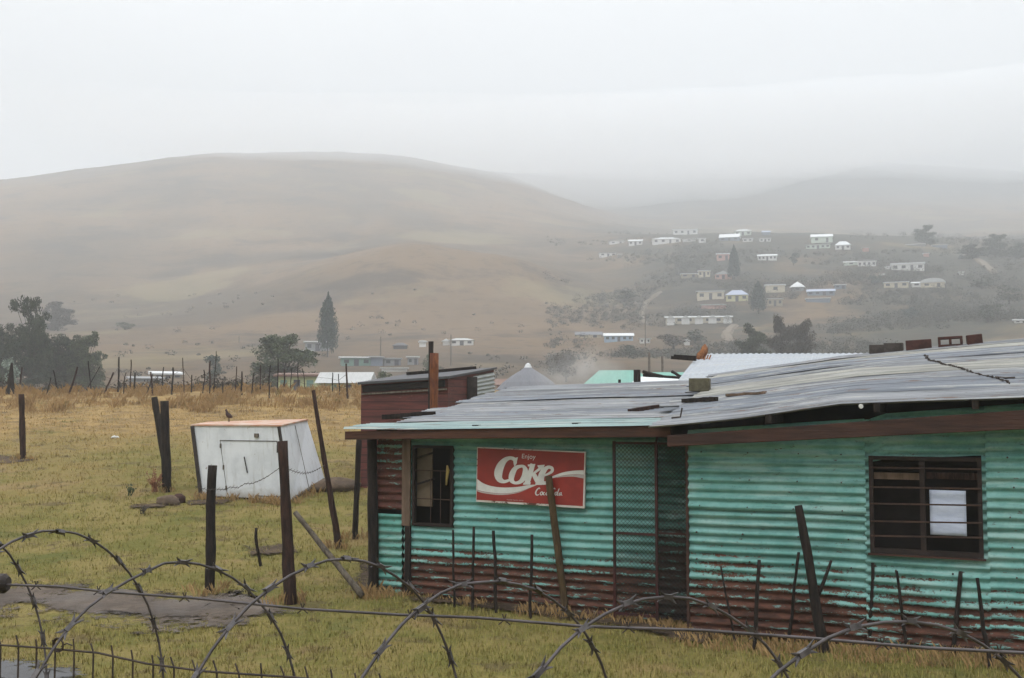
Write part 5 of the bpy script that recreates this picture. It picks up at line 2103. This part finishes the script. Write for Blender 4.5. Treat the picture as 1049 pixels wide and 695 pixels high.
# far scrub on the village slopes: one mass nobody could count
def scrub():
    V_, F_ = [], []
    n = 0
    tries = 0
    while n < 2600 and tries < 40000:
        tries += 1
        px = random.uniform(560, 1120)
        py = random.uniform(236, 385)
        g = gp_fast(px, py)
        if g is None:
            continue
        d = mnoise.fractal(Vector((g.x * .02, g.y * .02, 2.2)), 1, 2, 4)
        if d < random.uniform(.02, .26):
            continue
        # keep clear of the buildings
        if any((g.x - hx) ** 2 + (g.y - hy) ** 2 < hr ** 2 for hx, hy, hr in HOUSES):
            continue
        r = random.uniform(.6, 1.9)
        cs = [(g.x + random.uniform(-r, r) * .6, g.y + random.uniform(-r, r) * .6, g.z + r * random.uniform(.2, .8)) for _ in range(3)]
        leaves(V_, F_, cs, [r * .75] * 3, 26, .15, .8)
        n += 1
    n = tries = 0
    while n < 1300 and tries < 20000:       # thickets between the houses
        tries += 1
        px = random.uniform(690, 1110)
        py = random.uniform(246, 336)
        g = gp_fast(px, py)
        if g is None or mnoise.fractal(Vector((g.x * .017 + 9, g.y * .017, 8.2)), 1, 2, 4) < random.uniform(-.02, .22):
            continue
        if any((g.x - hx) ** 2 + (g.y - hy) ** 2 < hr ** 2 for hx, hy, hr in HOUSES):
            continue
        r = random.uniform(.8, 2.3)
        leaves(V_, F_, [(g.x + random.uniform(-r, r) * .6, g.y + random.uniform(-r, r) * .6, g.z + r * random.uniform(.2, 1.0)) for _ in range(3)], [r * .75] * 3, 24, .16, .8)
        n += 1
    for k in range(420):
        px = random.uniform(-100, 640)
        py = random.uniform(300, 396)
        g = gp_fast(px, py)
        if g is None:
            continue
        if mnoise.fractal(Vector((g.x * .03, g.y * .03, 7.2)), 1, 2, 4) < .12:
            continue
        if any((g.x - hx) ** 2 + (g.y - hy) ** 2 < hr ** 2 for hx, hy, hr in HOUSES):
            continue
        r = random.uniform(.4, 1.2)
        leaves(V_, F_, [(g.x, g.y, g.z + r * .4)], [r], 34, .18, .6)
    mb = MB()
    mb.v, mb.f, mb.mi = V_, F_, [0] * len(F_)
    o = mb.build('scrub', M['leaf_scrub'])
    tag(o, 'dark scrub and thicket scattered over the village slopes', 'scrub', None, 'stuff')


M['leaf_scrub'] = leaf_mat('scrub leaves', (.028, .032, .026), (.050, .048, .037))
HOUSES = [(o.location.x, o.location.y, 6.5) for o in bpy.data.objects if o.get('category') in ('house', 'hut') and o.location.y > 105]


def gp_fast(px, py):
    d = ray(px, py)
    Ys = np.exp(np.linspace(math.log(75), math.log(700), 260))
    z = EYE.z + d.z * Ys
    hz = height_np(d.x * Ys, Ys)
    idx = np.nonzero(z <= hz)[0]
    if len(idx) == 0:
        return None
    Y = Ys[idx[0]]
    return Vector((d.x * Y, Y, height(d.x * Y, Y)))


scrub()


def field_edge_scrub():
    V_, F_ = [], []
    random.seed(77)
    for k in range(520):
        Y = random.uniform(60, 84)
        px = random.uniform(-60, 268)
        X = (px - CX) / F_PX * Y
        if mnoise.fractal(Vector((X * .09, Y * .05, 4.2)), 1, 2, 4) < -.12:
            continue
        r = random.uniform(.25, .60)
        leaves(V_, F_, [(X + random.uniform(-.4, .4), Y, height(X, Y) + r * random.uniform(.3, 1.5)) for _ in range(2)], [r, r * .8], 34, .085, .9)
    mb = MB()
    mb.v, mb.f, mb.mi = V_, F_, [0] * len(F_)
    tag(mb.build('dry_scrub', M['leaf_dry']), 'low brownish scrub just beyond the far field fence', 'scrub', None, 'stuff')


field_edge_scrub()

# ------------------------------------------------------------------ far field fence
fence = tag(empty('field_fence', at(200, 404, 52)), 'rickety fence of thin crooked sticks along the far edge of the dry field', 'fence')
fl0 = fence.location.copy()
random.seed(21)
fpx = [(70, 30, 9), (88, 26, 14), (94, 34, -4), (108, 22, 8), (121, 36, 0), (127, 22, 3), (133, 33, 1), (138, 20, 0), (150, 20, 6), (158, 24, -3), (166, 26, 2), (176, 28, 1),
       (189, 36, -2), (197, 18, 0), (208, 24, 1), (216, 34, 0), (219, 42, 2), (229, 20, 0), (241, 30, 1), (249, 24, -1), (258, 22, 2), (267, 28, 0), (276, 34, 1), (285, 36, 0), (292, 22, 0),
       (297, 24, 1), (306, 30, 0), (313, 24, -4), (340, 20, 0), (347, 22, 0), (357, 36, -2), (60, 24, -6), (47, 20, 5), (20, 26, 2), (12, 24, -2)]
tops = []
for i, (px, hh, ln) in enumerate(fpx):
    Yf = 50 + random.uniform(-2.5, 3.0)
    x = (px - CX) / F_PX * Yf
    g = Vector((x, Yf, height(x, Yf) - .1))
    s_ = Yf / F_PX
    v = Vector((ln * s_, random.uniform(-.1, .1), hh * s_ + .1))
    mat = M['wood_dark'] if i % 3 else M['wood_brown']
    r_ = random.choice((.028, .035, .05))
    o = pole('post', mat, (0, 0, 0), v, r_, r_ * .8, fence, n=6, bend=.05, seg=5)
    o.location = g - fl0
    tops.append((px, g + v * .72, g + v * .4))
tops.sort(key=lambda q: q[0])
mb = MB()
for k in (1, 2):
    for a, c in zip(tops[:-1], tops[1:]):
        mb.tube([a[k] - fl0, c[k] - fl0], .008, 4, False)
mb.build('wire', M['wire_dark'], fence)
# crooked dead bush stump at far left of the fence
o = stake(10, 372, 404, M['wood_dark'], .22, .05, 'dark conical stump standing at the far left of the field fence', name='stump', cat='stump', group=None, top=12)
rock('rock', 118, 449, (.12, .1, .05), M['w_white'], 'tiny white stone lying in the middle of the dry field', 'rock', 41)

# ------------------------------------------------------------------ grass
SHACK_CL = [(-.5, R1 + 1, -.15, 6)]


def path_clear(x, y):
    for (qx, qy, w) in PATH[::3]:
        if (x - qx) ** 2 + (y - qy) ** 2 < (w * random.uniform(.2, .75)) ** 2:
            return False
    v = Vector((x, y, 0)) - O
    s_, l_ = v.dot(dvec), v.dot(mvec)
    if -.05 < s_ and l_ > -.02 and l_ < 5:
        return False
    if s_ > R0 and l_ > RL - .03 and l_ < 5:
        return False
    return True


def grass():
    V_, F_ = [], []
    random.seed(5)
    n = 0
    while n < 52000:
        u = random.random()
        Y = 8.5 * (46 / 8.5) ** (u ** 1.15)
        X = random.uniform(-.53, .53) * Y
        if mnoise.fractal(Vector((X * .8, Y * .8, 5.1)), 1, 2, 3) < random.uniform(-1.2, .35):
            continue
        if not path_clear(X, Y):
            continue
        n += 1
        z = height(X, Y)
        k = 1 + max(0, Y - 14) * .045
        for b_ in range(3):
            a = random.uniform(0, 6.283)
            h_ = random.uniform(.025, .065) * (k ** .5)
            w = random.uniform(.004, .008) * k
            lx, ly = math.cos(a), math.sin(a)
            bx_, by_ = X + random.uniform(-.05, .05) * k, Y + random.uniform(-.05, .05) * k
            ln = random.uniform(.2, .9) * h_
            o = len(V_)
            V_ += [(bx_ - ly * w, by_ + lx * w, z - .01), (bx_ + ly * w, by_ - lx * w, z - .01), (bx_ + lx * ln, by_ + ly * ln, z + h_)]
            F_.append((o, o + 1, o + 2))
    mb = MB()
    mb.v, mb.f, mb.mi = V_, F_, [0] * len(F_)
    tag(mb.build('grass', M['blade']), 'short worn green and yellow grass over the whole field', 'grass', None, 'stuff')
    # tall dry grass: at the far edge of the field and along the walls
    V_, F_ = [], []

    def tuft(X, Y, h0, nb, spread, wk):
        z = height(X, Y)
        for _ in range(nb):
            a = random.uniform(0, 6.283)
            h_ = random.uniform(.45, 1.0) * h0
            lx, ly = math.cos(a), math.sin(a)
            bx_, by_ = X + random.gauss(0, spread), Y + random.gauss(0, spread)
            w = wk * random.uniform(.6, 1.2)
            ln = random.uniform(.1, .8) * h_
            o = len(V_)
            V_.extend([(bx_ - ly * w, by_ + lx * w, z - .02), (bx_ + ly * w, by_ - lx * w, z - .02), (bx_ + lx * ln * .4 + ly * w * .6, by_ + ly * ln * .4 - lx * w * .6, z + h_ * .65), (bx_ + lx * ln, by_ + ly * ln, z + h_)])
            F_.append((o, o + 1, o + 2))
            F_.append((o, o + 2, o + 3))
    for _ in range(1500):
        Y = random.uniform(41, 57)
        X = (random.uniform(-40, 470) - CX) / F_PX * Y
        if mnoise.fractal(Vector((X * .35, Y * .35, 1.1)), 1, 2, 3) < random.uniform(-.4, .4):
            continue
        big = random.random() < .25
        tuft(X, Y, random.uniform(.30, .55) if big else random.uniform(.12, .3), 26 if big else 16, .16, .016)
    for _ in range(420):        # along the foot of the walls
        s_ = random.uniform(-.1, R1)
        l_ = random.uniform(-.5, -.08) if s_ < R0 else random.uniform(-1.1, RL - .06)
        q = to_world((s_, l_, 0))
        if mnoise.noise(Vector((s_ * 1.3, l_, 2))) < -.25 and s_ < R0:
            continue
        tuft(q.x, q.y, random.uniform(.05, .15), 14, .05, .005)
    for (px, py) in ((216, 606), (298, 619), (171, 504), (349, 562), (363, 552), (24, 471), (384, 606), (300, 516), (210, 512), (225, 513), (240, 513), (258, 514), (272, 515), (287, 516), (310, 510), (322, 503)):
        g = gp(px, py)
        for _ in range(5):
            tuft(g.x + random.gauss(0, .12), g.y + random.gauss(0, .1), random.uniform(.1, .22), 16, .06, .007)
    mb = MB()
    mb.v, mb.f, mb.mi = V_, F_, [0] * len(F_)
    tag(mb.build('dry_grass', M['blade_dry']), 'tall straw coloured grass along the far field edge and wall feet', 'grass', None, 'stuff')


grass()

# ------------------------------------------------------------------ razor wire, wires and mesh fence in front
FD = dvec.copy()                       # the fence runs like the wall
FO = Vector((0, 2.36, 0))              # where it crosses the middle of the view


def fence_at(px, py, off=0.0):
    """point on the vertical fence plane under a pixel"""
    nrm = Vector((-FD.y, FD.x, 0))
    d = ray(px, py)
    t_ = (FO + nrm * off - EYE).dot(nrm) / d.dot(nrm)
    return EYE + d * t_


peaks = [(-210, 520), (-75, 530), (43, 545), (166, 578), (336, 575), (490, 594), (652, 613), (905, 637), (1240, 676)]
pk = [fence_at(*q) for q in peaks]
RC = .46
mb = MB()
pts = []
per = 46
for i in range(len(pk) - 1):
    for k in range(per):
        t_ = k / per
        th = 2 * math.pi * t_
        if i + 2 < len(pk):
            top = pk[i].lerp(pk[i + 1], t_)
        else:
            top = pk[i].lerp(pk[i + 1], t_)
        c = top - Vector((0, 0, RC))
        nrm = Vector((-FD.y, FD.x, 0))
        # turn of the coil: goes down on the near side, comes back up on the far side
        c = c + Vector((.05 * mnoise.noise(Vector((i * 1.7 + t_ * 2, 3, 1))), .05 * mnoise.noise(Vector((i * 1.3 + t_ * 2, 8, 1))), .035 * math.sin(th * .5) * mnoise.noise(Vector((i * 2.9, 1, 6)))))
        vd = Vector((c.x - EYE.x, c.y - EYE.y, 0)).normalized()
        be = rad(35)
        hd = Vector((vd.x * math.cos(be) + vd.y * math.sin(be), vd.y * math.cos(be) - vd.x * math.sin(be), 0))
        q = c + Vector((0, 0, RC)) * math.cos(th) + hd * RC * math.sin(th)
        pts.append(q)
base = pts[len(pts) // 2].copy()
coil = tag(empty('razor_wire_coil', base), 'loose coil of razor wire looping across the whole foreground', 'razor wire')
mb.tube([q - base + Vector((.004 * mnoise.noise(q * 7), .004 * mnoise.noise(q * 7 + Vector((5, 0, 0))), .006 * mnoise.noise(q * 5 + Vector((0, 9, 0))))) for q in pts], .0034, 8, True)
mb.build('wire', M['wire'], coil, True)


def barb(mb, q, d, up, s_=1.0):
    d = d.normalized()
    x = up.cross(d).normalized()
    y = d.cross(x).normalized()
    for sg in (-1, 1):
        for side in (-1, 1):
            v = [q + d * (.004 * sg) + x * .0, q + d * (.020 * sg) * s_ + x * side * .003, q + d * .030 * sg * s_ + x * side * .013 * s_ + y * .003, q + d * .011 * sg * s_ + x * side * .006]
            th_ = y * .0012
            vs = [p_ + th_ for p_ in v] + [p_ - th_ for p_ in v]
            mb.add(vs, [(0, 1, 2, 3), (7, 6, 5, 4), (0, 4, 5, 1), (1, 5, 6, 2), (2, 6, 7, 3), (3, 7, 4, 0)])
    mb.box(q, (.026, .0105, .0105), Matrix((d, x, y)).transposed())


mb = MB()
acc = 0
for i in range(len(pts) - 1):
    d = pts[i + 1] - pts[i]
    acc += d.length
    if acc > .088:
        acc = 0
        rv = Vector((random.uniform(-.4, .4), -1, random.uniform(-.4, .4)))
        barb(mb, pts[i] - base, d, rv, random.uniform(.8, 1.1))
mb.build('barbs', M['barb'], coil)
# straight strand
sp_ = [(-200, 585), (0, 599), (60, 601), (115, 607), (200, 613), (310, 624), (410, 630), (490, 633), (600, 642), (720, 646), (830, 654), (950, 664), (1049, 669), (1250, 690)]
SW = [fence_at(a, b_, -.10) for a, b_ in sp_]
base2 = SW[6].copy()
strand = tag(empty('barbed_wire', base2), 'taut barbed wire strand running level through the razor coil', 'wire')
fine = []
for i in range(len(SW) - 1):
    for k in range(8):
        fine.append(SW[i].lerp(SW[i + 1], k / 8))
mb = MB()
mb.tube([q - base2 for q in fine], .0031, 7, True)
mb.build('wire', M['wire'], strand, True)
mb = MB()
for i in range(4, len(fine) - 1, 9):
    d = fine[i + 1] - fine[i]
    q = fine[i] - base2
    for sgn in (-1, 1):
        mb.tube([q + Vector((sgn * .012, 0, -.010)), q, q + Vector((-sgn * .004, .0, .012))], .0014, 5)
mb.build('barbs', M['wire_dark'], strand)
q = fence_at(0, 598, -.10)
mb = MB()
mb.tube([Vector((-.03, 0, 0)), Vector((-.02, 0, 0)), Vector((.012, 0, 0)), Vector((.022, 0, 0))], [.022, .026, .026, .018], 14)
o = mb.build('wire_strainer', M['kiosk_dark'], strand)
o.location = q - base2
# wire mesh fence with spikes above its top wire
mesh_pts = [(-150, 651), (0, 661), (45, 664), (100, 669), (150, 680), (210, 688), (300, 694), (420, 706), (600, 722), (800, 742), (1049, 770)]
MP = [fence_at(a, b_, .10) for a, b_ in mesh_pts]
base3 = Vector((MP[4].x, MP[4].y, height(MP[4].x, MP[4].y)))
mf = tag(empty('mesh_fence', base3), 'rusty wire mesh fence with spiky wire ends at the bottom left', 'fence')
mb = MB()
mb.tube([q - base3 for q in MP], .0032, 6, True)
for k in range(1, 7):
    mb.tube([q - base3 - Vector((0, 0, .15 * k)) for q in MP], .0026, 5, True)
mb.build('wire', M['wire_dark'], mf)
lens = [0]
for a, c in zip(MP[:-1], MP[1:]):
    lens.append(lens[-1] + (c - a).length)
mb = MB()
s_ = .0
while s_ < lens[-1]:
    i = max(k for k in range(len(lens)) if lens[k] <= s_)
    i = min(i, len(MP) - 2)
    q = MP[i].lerp(MP[i + 1], (s_ - lens[i]) / (lens[i + 1] - lens[i]))
    tip = q + FD * random.uniform(-.014, -.002) + Vector((0, 0, random.uniform(.022, .032)))
    ft = q + FD * random.uniform(.0, .02) - Vector((0, 0, .95))
    mb.tube([tip - base3, q - base3, ft - base3], [.0022, .0026, .0026], 5)
    s_ += .070
mb.build('spikes', M['wire_dark'], mf)
q = fence_at(60, 662, .10)
mb = MB()
for k in range(2):
    ring = [q - base3 + FD * (.016 + .004 * k) * math.cos(a) + Vector((0, 0, (.016 + .003 * k) * math.sin(a) + .004)) + Vector((0, -.004 * k, 0)) for a in np.linspace(0, 6.283, 15)]
    mb.tube(ring, .0022, 5)
mb.tube([q - base3 + FD * .01, q - base3 + FD * .03 + Vector((0, 0, .010)), q - base3 + FD * .05 + Vector((0, 0, .006))], .002, 5)
mb.build('wire_tie', M['wire_dark'], mf)

# ------------------------------------------------------------------ smoke, haze, sky, light


def smoke_mat():
    m = bpy.data.materials.new('smoke')
    m.use_nodes = True
    nt = m.node_tree
    nt.nodes.remove(nt.nodes['Principled BSDF'])
    out = nt.nodes['Material Output']
    v = nt.nodes.new('ShaderNodeVolumePrincipled')
    v.inputs['Color'].default_value = (.85, .85, .85, 1)
    tc = nt.nodes.new('ShaderNodeTexCoord')
    nz = nt.nodes.new('ShaderNodeTexNoise')
    nz.inputs['Scale'].default_value = 1.6
    nz.inputs['Detail'].default_value = 3
    gr = nt.nodes.new('ShaderNodeTexGradient')
    gr.gradient_type = 'SPHERICAL'
    nt.links.new(tc.outputs['Object'], gr.inputs['Vector'])
    nt.links.new(tc.outputs['Object'], nz.inputs['Vector'])
    mr = nt.nodes.new('ShaderNodeMapRange')
    mr.inputs['From Min'].default_value = .38
    mr.inputs['From Max'].default_value = .7
    nt.links.new(nz.outputs['Fac'], mr.inputs['Value'])
    mu = nt.nodes.new('ShaderNodeMath')
    mu.operation = 'MULTIPLY'
    nt.links.new(mr.outputs[0], mu.inputs[0])
    nt.links.new(gr.outputs['Fac'], mu.inputs[1])
    m2 = nt.nodes.new('ShaderNodeMath')
    m2.operation = 'MULTIPLY'
    m2.inputs[1].default_value = .55
    nt.links.new(mu.outputs[0], m2.inputs[0])
    nt.links.new(m2.outputs[0], v.inputs['Density'])
    nt.links.new(v.outputs[0], out.inputs['Volume'])
    return m


import bmesh
bm = bmesh.new()
bmesh.ops.create_icosphere(bm, subdivisions=3, radius=1)
me = bpy.data.meshes.new('smoke')
bm.to_mesh(me)
bm.free()
me.materials.append(smoke_mat())
o = bpy.data.objects.new('smoke', me)
COL.objects.link(o)
q = at(592, 383, 74)
o.location = q
o.scale = (3.6, 2.2, 2.3)
tag(o, 'thin pale smoke drifting between the grey cone roof and the green roof', 'smoke', None, 'stuff')

HAZE = 0.00105
hb = MB()
R_ = 2400
hb.box((0, 0, (ZMIN - 1 + ZMAX + 6) / 2), (2 * R_, 2 * R_, ZMAX + 6 - ZMIN + 1))
m = bpy.data.materials.new('haze')
m.use_nodes = True
nt = m.node_tree
nt.nodes.remove(nt.nodes['Principled BSDF'])
v = nt.nodes.new('ShaderNodeVolumePrincipled')
v.inputs['Color'].default_value = (.94, .97, 1.0, 1)
v.inputs['Density'].default_value = HAZE
v.inputs['Anisotropy'].default_value = .0
nt.links.new(v.outputs[0], nt.nodes['Material Output'].inputs['Volume'])
hz = hb.build('haze', m)
tag(hz, 'grey mist filling the valley air', 'haze', None, 'stuff')

# low mist: lenses of denser air on the hill tops


def mist(label, cx, cy_, hx, hy, z0, down, up, dens, seed):
    nx_, ny_ = 40, 18
    vs, fs = [], []
    for i in range(nx_ + 1):
        for j in range(ny_ + 1):
            u, v2 = i / nx_ * 2 - 1, j / ny_ * 2 - 1
            x = cx + hx * u
            y = cy_ + hy * v2 - x * x / (2.05 * cy_)
            dep = max(0.0, 1 - u * u) ** 1.3 * max(0.0, 1 - v2 * v2) * (1 + .25 * mnoise.fractal(Vector((x * .006, y * .008, seed)), 1, 2, 4))
            vs.append((x, y, z0 - down * dep - .05, z0 + up * dep))
    nb = len(vs)
    vs = [q[:3] for q in vs] + [(q[0], q[1], q[3]) for q in vs]
    for i in range(nx_):
        for j in range(ny_):
            a = i * (ny_ + 1) + j
            fs.append((a, a + 1, a + ny_ + 2, a + ny_ + 1))
            fs.append((nb + a, nb + a + ny_ + 1, nb + a + ny_ + 2, nb + a + 1))
    rim = [j for j in range(ny_ + 1)] + [i * (ny_ + 1) + ny_ for i in range(1, nx_ + 1)] + [nx_ * (ny_ + 1) + j for j in range(ny_ - 1, -1, -1)] + [i * (ny_ + 1) for i in range(nx_ - 1, 0, -1)]
    for k in range(len(rim)):
        a, c = rim[k], rim[(k + 1) % len(rim)]
        fs.append((a, nb + a, nb + c, c))
    m2_ = m.copy()
    m2_.name = 'mist'
    for nd in m2_.node_tree.nodes:
        if nd.type == 'PRINCIPLED_VOLUME':
            nd.inputs['Density'].default_value = dens
            nd.inputs['Color'].default_value = (.985, .99, 1, 1)
    mb = MB()
    mb.add(vs, fs)
    tag(mb.build('mist', m2_), label, 'mist', None, 'stuff')


mist('pale mist lying along the top of the far right ridge', 640, 1330, 1150, 190, 324, 66, 66, .0075, 3.5)
mist('thin mist over the rounded top of the big grassy hill', 10, 930, 430, 130, 232, 56, 34, .0055, 6.5)

SUN_EL, SUN_AZ = 52, 200     # behind the overcast, high and a little behind the camera
w = bpy.data.worlds.new('World')
scene.world = w
w.use_nodes = True
nt = w.node_tree
bg_ = nt.nodes['Background']
sky = nt.nodes.new('ShaderNodeTexSky')
sky.sky_type = 'NISHITA'
sky.sun_disc = False
sky.sun_elevation = rad(SUN_EL)
sky.sun_rotation = rad(SUN_AZ)
tc = nt.nodes.new('ShaderNodeTexCoord')
sx_ = nt.nodes.new('ShaderNodeSeparateXYZ')
nt.links.new(tc.outputs['Generated'], sx_.inputs[0])
mr = nt.nodes.new('ShaderNodeMapRange')     # overcast: brighter overhead than near the horizon
mr.inputs['From Min'].default_value = .28
mr.inputs['From Max'].default_value = 1
mr.inputs['To Min'].default_value = 4.7
mr.inputs['To Max'].default_value = 17.5
nt.links.new(sx_.outputs[2], mr.inputs['Value'])
cl = nt.nodes.new('ShaderNodeTexNoise')
cl.inputs['Scale'].default_value = 2.2
cl.inputs['Detail'].default_value = 4
nt.links.new(tc.outputs['Generated'], cl.inputs['Vector'])
cm_ = nt.nodes.new('ShaderNodeMapRange')
cm_.inputs['From Min'].default_value = .3
cm_.inputs['From Max'].default_value = .7
cm_.inputs['To Min'].default_value = .93
cm_.inputs['To Max'].default_value = 1.05
nt.links.new(cl.outputs['Fac'], cm_.inputs['Value'])
mu = nt.nodes.new('ShaderNodeMath')
mu.operation = 'MULTIPLY'
nt.links.new(mr.outputs[0], mu.inputs[0])
nt.links.new(cm_.outputs[0], mu.inputs[1])
cb = nt.nodes.new('ShaderNodeMix')
cb.data_type = 'RGBA'
cb.blend_type = 'MULTIPLY'
cb.inputs['Factor'].default_value = 1
cb.inputs['A'].default_value = (.985, 1.0, 1.01, 1)
nt.links.new(mu.outputs[0], cb.inputs['B'])
mx = nt.nodes.new('ShaderNodeMix')
mx.data_type = 'RGBA'
mx.inputs['Factor'].default_value = .92
nt.links.new(sky.outputs[0], mx.inputs['A'])
nt.links.new(cb.outputs['Result'], mx.inputs['B'])
nt.links.new(mx.outputs['Result'], bg_.inputs['Color'])
bg_.inputs['Strength'].default_value = 0.15

sl = bpy.data.lights.new('sun', 'SUN')
sl.energy = .9
sl.angle = rad(25)
sl.color = (1, .97, .93)
so = bpy.data.objects.new('sun', sl)
COL.objects.link(so)
el, az = rad(SUN_EL), rad(SUN_AZ)
dirv = Vector((math.sin(az) * math.cos(el), math.cos(az) * math.cos(el), math.sin(el)))
so.rotation_euler = dirv.to_track_quat('Z', 'Y').to_euler()
so.location = (0, 0, 60)

scene.render.engine = 'CYCLES'
cy = scene.cycles
cy.max_bounces = 6
cy.volume_bounces = 2
cy.transparent_max_bounces = 8
cy.use_denoising = True
try:
    cy.denoiser = 'OPENIMAGEDENOISE'
except Exception:
    pass
cy.volume_step_rate = 2
scene.view_settings.view_transform = 'Standard'
scene.view_settings.look = 'None'
scene.view_settings.exposure = 0.35
scene.view_settings.gamma = 1
scene.view_settings.use_curve_mapping = False
